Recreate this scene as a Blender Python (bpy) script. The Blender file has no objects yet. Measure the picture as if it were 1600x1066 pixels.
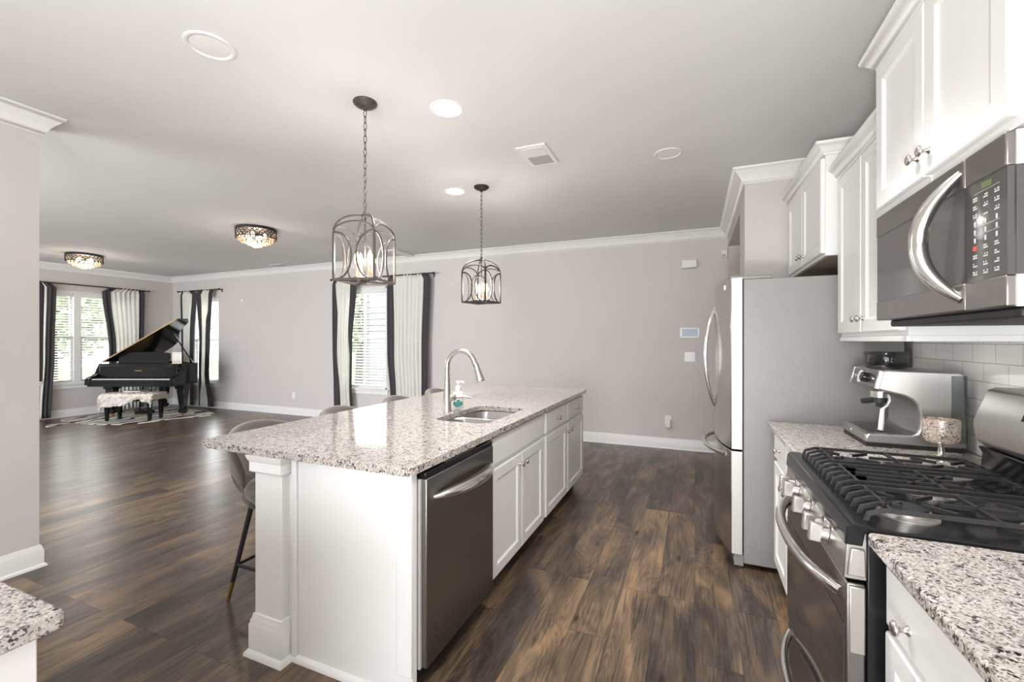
import bpy, bmesh, math, random
from math import sin, cos, pi, radians, atan, tan, sqrt, atan2
from mathutils import Vector, Matrix, noise

random.seed(7)
S = bpy.context.scene
C = S.collection

# ------------------------------------------------------------------ camera
H = 1.385                                   # eye height
YAW = atan(286.0 / 682.0)
cam_d = bpy.data.cameras.new('camera')
cam_d.sensor_width = 36.0
cam_d.lens = 682.0 / 1600.0 * 36.0
cam_d.shift_y = -0.5 / 1600.0
cam_d.clip_start = 0.02
cam = bpy.data.objects.new('camera', cam_d)
cam.location = (0, 0, H)
cam.rotation_euler = (pi / 2, 0, YAW)
C.objects.link(cam)
S.camera = cam

# ------------------------------------------------------------------ world, exposure
S.view_settings.view_transform = 'Standard'
S.view_settings.look = 'None'
S.view_settings.gamma = 1.0
S.view_settings.use_curve_mapping = False
S.view_settings.exposure = 1.62
world = bpy.data.worlds.new('World')
S.world = world
world.use_nodes = True
wn = world.node_tree
bg = wn.nodes['Background']
bg.inputs['Color'].default_value = (0.93, 0.97, 1.0, 1)
bg.inputs['Strength'].default_value = 1.7

def lamp(name, kind, loc, energy, color=(1, 1, 1), rot=(0, 0, 0), size=None, size_y=None, spot=None, radius=None):
    d = bpy.data.lights.new(name, kind)
    d.energy = energy
    d.color = color
    if kind == 'AREA':
        d.shape = 'RECTANGLE'
        d.size = size
        d.size_y = size_y or size
    if spot:
        d.spot_size = radians(spot)
        d.spot_blend = 0.7
    if radius is not None:
        d.shadow_soft_size = radius
    o = bpy.data.objects.new(name, d)
    o.location = loc
    o.rotation_euler = rot
    C.objects.link(o)
    return o

# daylight: through the three windows of the long room, plus added unseen fill lights
lamp('added_rear_fill', 'AREA', (-0.55, -2.66, 1.25), 36, (0.97, 0.985, 1.0), (radians(90), 0, 0), 2.2, 2.3)  # added area light at an invented opening behind the viewer, brightens the kitchen
lamp('added_bounce_uplight', 'SPOT', (-0.3, -1.2, 0.75), 112, (1.0, 0.99, 0.985), (radians(152), 0, 0), spot=140, radius=0.15)   # added unseen spot behind the viewer, imitates flash bounced off the ceiling
lamp('added_aisle_fill', 'SPOT', (0.0, 1.75, 2.745), 46, (1.0, 0.98, 0.96), (0, 0, 0), spot=96, radius=0.08)   # added out-of-frame spot without a fixture, brightens the island's aisle side
lamp('added_long_room_fill', 'POINT', (-5.6, 0.7, 1.5), 11, (1.0, 0.97, 0.93), radius=0.15)  # added fill hidden behind the partition, no fixture, lifts the long room walls
lamp('daylight_side_window', 'AREA', (-10.75, 4.35, 1.4), 10, (0.97, 0.99, 1.0), (radians(90), 0, radians(-90)), 1.7, 1.7)
lamp('added_front_fill', 'AREA', (-6.4, -2.66, 1.45), 105, (0.93, 0.97, 1.0), (radians(90), 0, 0), 4.0, 1.9)  # added area light at invented front openings, brightens the far wall and ceiling
lamp('daylight_corner_window', 'AREA', (-9.44, 6.16, 1.4), 12, (0.97, 0.99, 1.0), (radians(90), 0, radians(180)), 0.75, 1.7)
lamp('daylight_long_wall_window', 'AREA', (-5.26, 6.16, 1.4), 8, (0.97, 0.99, 1.0), (radians(90), 0, radians(180)), 0.9, 1.7)

# ------------------------------------------------------------------ materials
MATS = {}
def nodes_of(name):
    m = bpy.data.materials.new(name)
    m.use_nodes = True
    t = m.node_tree
    b = t.nodes['Principled BSDF']
    MATS[name] = m
    return m, t, b

def N(t, kind, **kw):
    n = t.nodes.new(kind)
    for k, v in kw.items():
        if k.startswith('i_'):
            n.inputs[k[2:].replace('_', ' ')].default_value = v
        else:
            setattr(n, k, v)
    return n

def ramp(t, stops, interp='LINEAR'):
    r = t.nodes.new('ShaderNodeValToRGB')
    r.color_ramp.interpolation = interp
    e = r.color_ramp.elements
    while len(e) < len(stops):
        e.new(0.5)
    for x, (p, c) in zip(e, stops):
        x.position = p
        x.color = (*c, 1) if len(c) == 3 else c
    return r

def plain(name, col, rough=0.5, metal=0.0, spec=0.5, vary=0.03, scale=18.0, bump=0.0, bscale=60.0, coat=0.0, stretch=None):
    """a painted or cast material: slight procedural variation of colour and gloss, optional grain"""
    m, t, b = nodes_of(name)
    tc = N(t, 'ShaderNodeTexCoord')
    nz = N(t, 'ShaderNodeTexNoise', i_Scale=scale, i_Detail=3.0)
    src = tc.outputs['Object']
    if stretch:
        mp = N(t, 'ShaderNodeMapping')
        mp.inputs['Scale'].default_value = stretch
        t.links.new(src, mp.inputs['Vector'])
        src = mp.outputs['Vector']
    t.links.new(src, nz.inputs['Vector'])
    lo = tuple(max(0, c * (1 - vary)) for c in col)
    hi = tuple(min(1, c * (1 + vary)) for c in col)
    r = ramp(t, [(0.3, lo), (0.7, hi)])
    t.links.new(nz.outputs['Fac'], r.inputs['Fac'])
    t.links.new(r.outputs['Color'], b.inputs['Base Color'])
    b.inputs['Roughness'].default_value = rough
    b.inputs['Metallic'].default_value = metal
    b.inputs['Specular IOR Level'].default_value = spec
    if coat:
        b.inputs['Coat Weight'].default_value = coat
        b.inputs['Coat Roughness'].default_value = 0.05
    if bump:
        n2 = N(t, 'ShaderNodeTexNoise', i_Scale=bscale, i_Detail=4.0)
        t.links.new(src, n2.inputs['Vector'])
        bp = N(t, 'ShaderNodeBump', i_Strength=bump, i_Distance=0.002)
        t.links.new(n2.outputs['Fac'], bp.inputs['Height'])
        t.links.new(bp.outputs['Normal'], b.inputs['Normal'])
    return m

def emit(name, col, strength, base=(0.8, 0.8, 0.8)):
    m, t, b = nodes_of(name)
    b.inputs['Base Color'].default_value = (*base, 1)
    b.inputs['Emission Color'].default_value = (*col, 1)
    b.inputs['Emission Strength'].default_value = strength
    b.inputs['Roughness'].default_value = 0.3
    return m

WALL = plain('wall_paint', (0.605, 0.568, 0.555), 0.85, vary=0.012, scale=3, bump=0.05, bscale=220, spec=0.3)
CEIL = plain('ceiling_paint', (0.72, 0.712, 0.708), 0.9, vary=0.01, scale=3, bump=0.06, bscale=180, spec=0.2)
TRIM = plain('trim_white', (0.80, 0.79, 0.785), 0.35, vary=0.01, spec=0.4)
CAB = plain('cabinet_white', (0.79, 0.782, 0.775), 0.33, vary=0.012, scale=6, spec=0.45)
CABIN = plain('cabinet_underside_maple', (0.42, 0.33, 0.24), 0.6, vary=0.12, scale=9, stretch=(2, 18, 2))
STEEL = plain('brushed_stainless', (0.47, 0.455, 0.44), 0.35, 1.0, vary=0.05, scale=40, stretch=(1, 1, 30))
FRSTEEL = plain('fridge_stainless', (0.50, 0.485, 0.47), 0.22, 1.0, vary=0.04, scale=40, stretch=(1, 1, 30))
STEELH = plain('polished_stainless', (0.72, 0.71, 0.69), 0.16, 1.0, vary=0.02)
STEELD = plain('dark_stainless', (0.27, 0.255, 0.245), 0.33, 1.0, vary=0.05, scale=40, stretch=(1, 1, 30))
NICKEL = plain('brushed_nickel', (0.60, 0.575, 0.545), 0.26, 1.0, vary=0.03)
GREYP = plain('fridge_side_grey', (0.27, 0.26, 0.255), 0.42, 0.15, vary=0.02, bump=0.25, bscale=500)
DOORED = plain('pale_satin_metal', (0.60, 0.59, 0.575), 0.38, 0.25, vary=0.02)
BLACKG = plain('black_gloss', (0.012, 0.012, 0.013), 0.14, spec=0.3, vary=0.1)
BLACKM = plain('black_matte', (0.02, 0.02, 0.021), 0.55, vary=0.15)
IRON = plain('cast_iron', (0.022, 0.021, 0.021), 0.40, vary=0.25, scale=60, bump=0.35, bscale=300)
DKGLASS = plain('dark_oven_glass', (0.035, 0.032, 0.03), 0.06, spec=0.9, vary=0.05)
MWGLASS = plain('microwave_glass', (0.085, 0.08, 0.077), 0.13, 0.3, spec=0.9, vary=0.04)
BRONZE = plain('aged_bronze', (0.035, 0.030, 0.028), 0.5, 0.4, vary=0.2, scale=40)
PEWTER = plain('aged_pewter', (0.085, 0.073, 0.066), 0.5, 0.4, vary=0.2, scale=40)
BRASS = plain('brass_foot', (0.55, 0.33, 0.12), 0.28, 1.0, vary=0.08)
GOLD = plain('soundboard_gold', (0.52, 0.36, 0.16), 0.35, 0.3, vary=0.1, scale=20)
PIANO = plain('piano_lacquer', (0.010, 0.010, 0.011), 0.12, spec=0.35, vary=0.1)
IVORY = plain('ivory_keys', (0.75, 0.73, 0.68), 0.3, vary=0.02)
VELVET = plain('grey_velvet', (0.15, 0.128, 0.112), 0.8, vary=0.18, scale=7, bump=0.3, bscale=260)
VELVET.node_tree.nodes['Principled BSDF'].inputs['Sheen Weight'].default_value = 0.6
CHAR = plain('charcoal_cloth', (0.050, 0.047, 0.052), 0.85, vary=0.1, scale=30, bump=0.3, bscale=600)
FUR = plain('cream_sheepskin', (0.80, 0.755, 0.69), 0.95, vary=0.12, scale=45, bump=1.0, bscale=90)
PLASTIC = plain('white_plastic', (0.80, 0.785, 0.77), 0.35, vary=0.01)
GREYPL = plain('grey_plastic', (0.42, 0.41, 0.40), 0.4, vary=0.02)
SILVERPL = plain('silver_plastic', (0.46, 0.435, 0.41), 0.38, 0.75, vary=0.02)
TEAL = plain('teal_print', (0.06, 0.27, 0.28), 0.4, vary=0.35, scale=60)
MARK = plain('white_marking', (0.5, 0.49, 0.48), 0.5, vary=0.02)
REDM = plain('red_marking', (0.55, 0.06, 0.05), 0.5, vary=0.05)
GREENM = plain('green_display', (0.10, 0.13, 0.05), 0.4, vary=0.1)
PAPER = plain('white_paper', (0.78, 0.76, 0.72), 0.7, vary=0.02)
GREYINK = plain('badge_silver', (0.55, 0.54, 0.53), 0.3, 0.8, vary=0.02)
TOEKICK = plain('toe_kick_dark', (0.05, 0.045, 0.04), 0.7, vary=0.1)  # near-black base colour of the toe kicks
SIDING = plain('white_siding', (0.34, 0.345, 0.34), 0.6, vary=0.02)
GRASS = plain('lawn_green', (0.16, 0.24, 0.07), 0.9, vary=0.4, scale=4)
LEAF = plain('tree_leaf', (0.42, 0.45, 0.32), 0.8, vary=0.2, scale=6)
BARK = plain('tree_bark', (0.12, 0.09, 0.07), 0.9, vary=0.3, scale=10)
ROOFM = plain('roof_shingle', (0.2, 0.19, 0.18), 0.9, vary=0.2, scale=10)
STEEL.node_tree.nodes['Principled BSDF'].inputs['Anisotropic'].default_value = 0.5
STEELD.node_tree.nodes['Principled BSDF'].inputs['Anisotropic'].default_value = 0.5
BULB = emit('warm_bulb', (1.0, 0.66, 0.34), 4.0)
FLBULB = emit('warm_flush_bulb', (1.0, 0.78, 0.52), 1.8)
CANLIT = emit('lit_lens', (1.0, 0.98, 0.95), 3.2)
CANOFF = plain('unlit_lens', (0.80, 0.78, 0.76), 0.5, vary=0.02)
CANDLE = plain('candle_sleeve', (0.62, 0.47, 0.30), 0.5, vary=0.04)
SCREEN = emit('panel_screen', (0.16, 0.20, 0.25), 0.3, (0.05, 0.06, 0.07))

def glass(name, col=(1, 1, 1), rough=0.0, alpha_mix=0.85, tint=None):
    """thin pane: mostly see-through with a fresnel reflection"""
    m = bpy.data.materials.new(name)
    m.use_nodes = True
    t = m.node_tree
    t.nodes.clear()
    out = N(t, 'ShaderNodeOutputMaterial')
    tr = N(t, 'ShaderNodeBsdfTransparent')
    tr.inputs['Color'].default_value = (*(tint or col), 1)
    gl = N(t, 'ShaderNodeBsdfGlossy')
    gl.inputs['Roughness'].default_value = rough
    gl.inputs['Color'].default_value = (*col, 1)
    lw = N(t, 'ShaderNodeLayerWeight', i_Blend=0.25)
    mul = N(t, 'ShaderNodeMath', operation='MULTIPLY_ADD')
    mul.inputs[1].default_value = 1 - alpha_mix
    mul.inputs[2].default_value = 0.03
    mix = N(t, 'ShaderNodeMixShader')
    t.links.new(lw.outputs['Facing'], mul.inputs[0])
    t.links.new(mul.outputs[0], mix.inputs['Fac'])
    t.links.new(tr.outputs[0], mix.inputs[1])
    t.links.new(gl.outputs[0], mix.inputs[2])
    t.links.new(mix.outputs[0], out.inputs['Surface'])
    return m
GLASS = glass('window_glass', alpha_mix=0.85)
SMOKE = glass('smoky_hopper', (0.8, 0.8, 0.8), 0.05, 0.6, (0.48, 0.49, 0.49))
TANK = glass('water_tank', (0.8, 0.85, 0.86), 0.08, 0.6, (0.62, 0.66, 0.67))

def crystal():
    m, t, b = nodes_of('crystal_drop')
    b.inputs['Base Color'].default_value = (0.80, 0.64, 0.48, 1)
    b.inputs['Roughness'].default_value = 0.08
    b.inputs['Transmission Weight'].default_value = 0.6
    b.inputs['IOR'].default_value = 1.5
    return m
CRYSTAL = crystal()

def cloth_white():
    m, t, b = nodes_of('white_curtain_cloth')
    tc = N(t, 'ShaderNodeTexCoord')
    wv = N(t, 'ShaderNodeTexNoise', i_Scale=400.0, i_Detail=2.0)
    t.links.new(tc.outputs['Object'], wv.inputs['Vector'])
    r = ramp(t, [(0.3, (0.86, 0.85, 0.81)), (0.7, (0.92, 0.91, 0.87))])
    t.links.new(wv.outputs['Fac'], r.inputs['Fac'])
    t.links.new(r.outputs['Color'], b.inputs['Base Color'])
    b.inputs['Roughness'].default_value = 0.9
    tl = N(t, 'ShaderNodeBsdfTranslucent')
    tl.inputs['Color'].default_value = (0.85, 0.84, 0.79, 1)
    mx = N(t, 'ShaderNodeMixShader')
    mx.inputs['Fac'].default_value = 0.3
    out = t.nodes['Material Output']
    t.links.new(b.outputs[0], mx.inputs[1])
    t.links.new(tl.outputs[0], mx.inputs[2])
    t.links.new(mx.outputs[0], out.inputs['Surface'])
    return m
CLOTH = cloth_white()

def slat_mat():
    m, t, b = nodes_of('blind_slat_white')
    tc = N(t, 'ShaderNodeTexCoord')
    nz = N(t, 'ShaderNodeTexNoise', i_Scale=12.0)
    t.links.new(tc.outputs['Object'], nz.inputs['Vector'])
    r = ramp(t, [(0.3, (0.78, 0.78, 0.77)), (0.7, (0.82, 0.82, 0.81))])
    t.links.new(nz.outputs['Fac'], r.inputs['Fac'])
    t.links.new(r.outputs['Color'], b.inputs['Base Color'])
    tl = N(t, 'ShaderNodeBsdfTranslucent')
    tl.inputs['Color'].default_value = (0.9, 0.9, 0.88, 1)
    mx = N(t, 'ShaderNodeMixShader')
    mx.inputs['Fac'].default_value = 0.3
    t.links.new(b.outputs[0], mx.inputs[1])
    t.links.new(tl.outputs[0], mx.inputs[2])
    t.links.new(mx.outputs[0], t.nodes['Material Output'].inputs['Surface'])
    return m
SLAT = slat_mat()

def granite():
    m, t, b = nodes_of('speckled_granite')
    tc = N(t, 'ShaderNodeTexCoord')
    n0 = N(t, 'ShaderNodeTexNoise', i_Scale=55.0, i_Detail=3.0)
    t.links.new(tc.outputs['Object'], n0.inputs['Vector'])
    add = N(t, 'ShaderNodeMix', data_type='RGBA', blend_type='LINEAR_LIGHT')
    add.inputs['Factor'].default_value = 0.014
    t.links.new(tc.outputs['Object'], add.inputs[6])
    t.links.new(n0.outputs['Color'], add.inputs[7])
    v1 = N(t, 'ShaderNodeTexVoronoi', i_Scale=165.0)
    t.links.new(add.outputs[2], v1.inputs['Vector'])
    sep = N(t, 'ShaderNodeSeparateColor')
    t.links.new(v1.outputs['Color'], sep.inputs['Color'])
    big = N(t, 'ShaderNodeTexNoise', i_Scale=34.0, i_Detail=4.0)
    t.links.new(tc.outputs['Object'], big.inputs['Vector'])
    ma = N(t, 'ShaderNodeMath', operation='MULTIPLY_ADD')
    ma.inputs[1].default_value = 1.5
    ma.inputs[2].default_value = -0.66
    t.links.new(big.outputs['Fac'], ma.inputs[0])
    sm = N(t, 'ShaderNodeMath', operation='ADD')
    t.links.new(sep.outputs[0], sm.inputs[0])
    t.links.new(ma.outputs[0], sm.inputs[1])
    r = ramp(t, [(0.0, (0.03, 0.026, 0.024)), (0.10, (0.07, 0.061, 0.055)), (0.17, (0.20, 0.182, 0.168)),
                 (0.32, (0.32, 0.295, 0.27)), (0.47, (0.47, 0.44, 0.405)), (0.75, (0.57, 0.535, 0.495)), (1.0, (0.42, 0.38, 0.34))])
    t.links.new(sm.outputs[0], r.inputs['Fac'])
    v2 = N(t, 'ShaderNodeTexVoronoi', i_Scale=330.0)
    t.links.new(tc.outputs['Object'], v2.inputs['Vector'])
    s2 = N(t, 'ShaderNodeSeparateColor')
    t.links.new(v2.outputs['Color'], s2.inputs['Color'])
    r2 = ramp(t, [(0.0, (0.25, 0.22, 0.20)), (0.10, (0.4, 0.37, 0.34)), (0.16, (1, 1, 1)), (1.0, (1, 1, 1))])
    t.links.new(s2.outputs[1], r2.inputs['Fac'])
    mu = N(t, 'ShaderNodeMix', data_type='RGBA', blend_type='MULTIPLY')
    mu.inputs['Factor'].default_value = 1.0
    t.links.new(r.outputs['Color'], mu.inputs[6])
    t.links.new(r2.outputs['Color'], mu.inputs[7])
    t.links.new(mu.outputs[2], b.inputs['Base Color'])
    b.inputs['Roughness'].default_value = 0.08
    b.inputs['Specular IOR Level'].default_value = 0.6
    return m
GRANITE = granite()

def floor_mat():
    m, t, b = nodes_of('laminate_planks')
    tc = N(t, 'ShaderNodeTexCoord')
    sx = N(t, 'ShaderNodeSeparateXYZ')
    t.links.new(tc.outputs['Object'], sx.inputs[0])
    cx = N(t, 'ShaderNodeCombineXYZ')
    t.links.new(sx.outputs['Y'], cx.inputs['X'])
    t.links.new(sx.outputs['X'], cx.inputs['Y'])
    def brick(c1, c2, mortar, msize):
        bk = N(t, 'ShaderNodeTexBrick', offset=0.37, offset_frequency=3, squash=1.0)
        bk.inputs['Color1'].default_value = (*c1, 1)
        bk.inputs['Color2'].default_value = (*c2, 1)
        bk.inputs['Mortar'].default_value = (*mortar, 1)
        bk.inputs['Scale'].default_value = 1.0
        bk.inputs['Mortar Size'].default_value = msize
        bk.inputs['Brick Width'].default_value = 1.25
        bk.inputs['Row Height'].default_value = 0.187
        t.links.new(cx.outputs[0], bk.inputs['Vector'])
        return bk
    bk = brick((0, 0, 0), (1, 1, 1), (0.5, 0.5, 0.5), 0.0)
    seam = brick((1, 1, 1), (1, 1, 1), (0.28, 0.28, 0.28), 0.0016)
    rnd = N(t, 'ShaderNodeSeparateColor')
    t.links.new(bk.outputs['Color'], rnd.inputs['Color'])
    # per-plank shift of the grain
    off = N(t, 'ShaderNodeMath', operation='MULTIPLY')
    off.inputs[1].default_value = 37.0
    t.links.new(rnd.outputs[0], off.inputs[0])
    cz = N(t, 'ShaderNodeCombineXYZ')
    t.links.new(sx.outputs['X'], cz.inputs['X'])
    t.links.new(sx.outputs['Y'], cz.inputs['Y'])
    t.links.new(off.outputs[0], cz.inputs['Z'])
    def stretched(sc, **kw):
        mp = N(t, 'ShaderNodeMapping')
        mp.inputs['Scale'].default_value = sc
        t.links.new(cz.outputs[0], mp.inputs['Vector'])
        nz = N(t, 'ShaderNodeTexNoise', **kw)
        t.links.new(mp.outputs[0], nz.inputs['Vector'])
        return nz, mp
    patch, _ = stretched((6.0, 1.5, 1), i_Scale=1.0, i_Detail=4.0, i_Distortion=1.0)
    grain, _ = stretched((120.0, 4.5, 1), i_Scale=1.0, i_Detail=6.0, i_Roughness=0.65, i_Distortion=0.5)
    streak, _ = stretched((26.0, 1.5, 1), i_Scale=1.0, i_Detail=5.0, i_Distortion=1.6)
    # cathedral rings
    ring, _ = stretched((4.6, 0.85, 1), i_Scale=1.0, i_Detail=2.0, i_Roughness=0.35, i_Distortion=0.35)
    rm = N(t, 'ShaderNodeMath', operation='MULTIPLY')
    rm.inputs[1].default_value = 150.0
    t.links.new(ring.outputs['Fac'], rm.inputs[0])
    rs = N(t, 'ShaderNodeMath', operation='SINE')
    t.links.new(rm.outputs[0], rs.inputs[0])
    # knots
    kmap = N(t, 'ShaderNodeMapping')
    kmap.inputs['Scale'].default_value = (5.5, 1.9, 1)
    t.links.new(cz.outputs[0], kmap.inputs['Vector'])
    kv = N(t, 'ShaderNodeTexVoronoi', i_Scale=1.0)
    t.links.new(kmap.outputs[0], kv.inputs['Vector'])
    kr = ramp(t, [(0.03, (0.22, 0.2, 0.2)), (0.075, (0.75, 0.73, 0.72)), (0.11, (1, 1, 1))])
    t.links.new(kv.outputs['Distance'], kr.inputs['Fac'])
    # tone = patch*0.55 + plank*0.3 + ring
    a1 = N(t, 'ShaderNodeMath', operation='MULTIPLY_ADD')
    a1.inputs[1].default_value = 0.25
    t.links.new(rnd.outputs[0], a1.inputs[0])
    a0 = N(t, 'ShaderNodeMath', operation='MULTIPLY_ADD')
    a0.inputs[1].default_value = 1.45
    a0.inputs[2].default_value = -0.41
    t.links.new(patch.outputs['Fac'], a0.inputs[0])
    t.links.new(a0.outputs[0], a1.inputs[2])
    a2 = N(t, 'ShaderNodeMath', operation='MULTIPLY_ADD')
    a2.inputs[1].default_value = 0.05
    t.links.new(rs.outputs[0], a2.inputs[0])
    t.links.new(a1.outputs[0], a2.inputs[2])
    a3 = N(t, 'ShaderNodeMath', operation='MULTIPLY_ADD')
    a3.inputs[1].default_value = 0.8
    t.links.new(grain.outputs['Fac'], a3.inputs[0])
    t.links.new(a2.outputs[0], a3.inputs[2])
    a4 = N(t, 'ShaderNodeMath', operation='SUBTRACT')
    a4.inputs[1].default_value = 0.385
    t.links.new(a3.outputs[0], a4.inputs[0])
    r = ramp(t, [(0.08, (0.028, 0.020, 0.016)), (0.32, (0.064, 0.046, 0.033)), (0.50, (0.115, 0.078, 0.050)),
                 (0.68, (0.190, 0.124, 0.071)), (0.92, (0.29, 0.185, 0.102))])
    t.links.new(a4.outputs[0], r.inputs['Fac'])
    rk = ramp(t, [(0.30, (0.34, 0.32, 0.32)), (0.40, (1, 1, 1)), (1.0, (1, 1, 1))])
    t.links.new(streak.outputs['Fac'], rk.inputs['Fac'])
    m1 = N(t, 'ShaderNodeMix', data_type='RGBA', blend_type='MULTIPLY')
    m1.inputs['Factor'].default_value = 0.85
    t.links.new(r.outputs['Color'], m1.inputs[6])
    t.links.new(rk.outputs['Color'], m1.inputs[7])
    m2 = N(t, 'ShaderNodeMix', data_type='RGBA', blend_type='MULTIPLY')
    m2.inputs['Factor'].default_value = 0.8
    m3 = N(t, 'ShaderNodeMix', data_type='RGBA', blend_type='MULTIPLY')
    m3.inputs['Factor'].default_value = 0.9
    t.links.new(m1.outputs[2], m3.inputs[6])
    t.links.new(kr.outputs['Color'], m3.inputs[7])
    t.links.new(m3.outputs[2], m2.inputs[6])
    t.links.new(seam.outputs['Color'], m2.inputs[7])
    t.links.new(m2.outputs[2], b.inputs['Base Color'])
    b.inputs['Roughness'].default_value = 0.30
    b.inputs['Specular IOR Level'].default_value = 0.55
    bp = N(t, 'ShaderNodeBump', i_Strength=0.12, i_Distance=0.002)
    t.links.new(grain.outputs['Fac'], bp.inputs['Height'])
    t.links.new(bp.outputs['Normal'], b.inputs['Normal'])
    return m
FLOOR = floor_mat()

def tile_mat():
    m, t, b = nodes_of('subway_tile')
    tc = N(t, 'ShaderNodeTexCoord')
    sx = N(t, 'ShaderNodeSeparateXYZ')
    t.links.new(tc.outputs['Object'], sx.inputs[0])
    cx = N(t, 'ShaderNodeCombineXYZ')
    t.links.new(sx.outputs['Y'], cx.inputs['X'])
    t.links.new(sx.outputs['Z'], cx.inputs['Y'])
    bk = N(t, 'ShaderNodeTexBrick', offset=0.5)
    bk.inputs['Color1'].default_value = (0.86, 0.84, 0.82, 1)
    bk.inputs['Color2'].default_value = (0.88, 0.86, 0.84, 1)
    bk.inputs['Mortar'].default_value = (0.47, 0.43, 0.39, 1)
    bk.inputs['Scale'].default_value = 1.0
    bk.inputs['Mortar Size'].default_value = 0.0016
    bk.inputs['Brick Width'].default_value = 0.152
    bk.inputs['Row Height'].default_value = 0.0762
    t.links.new(cx.outputs[0], bk.inputs['Vector'])
    t.links.new(bk.outputs['Color'], b.inputs['Base Color'])
    b.inputs['Roughness'].default_value = 0.15
    bp = N(t, 'ShaderNodeBump', i_Strength=0.4, i_Distance=0.001)
    bp.invert = True
    t.links.new(bk.outputs['Fac'], bp.inputs['Height'])
    t.links.new(bp.outputs['Normal'], b.inputs['Normal'])
    return m
TILE = tile_mat()

def zebra_mat():
    m, t, b = nodes_of('zebra_hide')
    tc = N(t, 'ShaderNodeTexCoord')
    w = N(t, 'ShaderNodeTexWave', wave_type='BANDS', bands_direction='X')
    w.inputs['Scale'].default_value = 1.5
    w.inputs['Distortion'].default_value = 13.0
    w.inputs['Detail'].default_value = 2.0
    w.inputs['Detail Scale'].default_value = 1.1
    t.links.new(tc.outputs['Object'], w.inputs['Vector'])
    r = ramp(t, [(0.30, (0.02, 0.018, 0.017)), (0.38, (0.74, 0.70, 0.63))])
    t.links.new(w.outputs['Fac'], r.inputs['Fac'])
    t.links.new(r.outputs['Color'], b.inputs['Base Color'])
    b.inputs['Roughness'].default_value = 0.9
    return m
ZEBRA = zebra_mat()

def tree_pattern():
    m, t, b = nodes_of('branch_patterned_mica')
    tc = N(t, 'ShaderNodeTexCoord')
    nz = N(t, 'ShaderNodeTexNoise', i_Scale=38.0, i_Detail=3.0, i_Distortion=1.6)
    t.links.new(tc.outputs['Object'], nz.inputs['Vector'])
    sb = N(t, 'ShaderNodeMath', operation='SUBTRACT')
    sb.inputs[1].default_value = 0.5
    t.links.new(nz.outputs['Fac'], sb.inputs[0])
    ab = N(t, 'ShaderNodeMath', operation='ABSOLUTE')
    t.links.new(sb.outputs[0], ab.inputs[0])
    r = ramp(t, [(0.012, (0.10, 0.075, 0.06)), (0.03, (0.62, 0.53, 0.45)), (0.2, (0.70, 0.60, 0.52))])
    t.links.new(ab.outputs[0], r.inputs['Fac'])
    t.links.new(r.outputs['Color'], b.inputs['Base Color'])
    b.inputs['Roughness'].default_value = 0.25
    b.inputs['Metallic'].default_value = 0.35
    return m
BRANCH = tree_pattern()

# ------------------------------------------------------------------ geometry kit
ORIG = {}                                   # world offset of the local frame an object's mesh is written in

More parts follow.
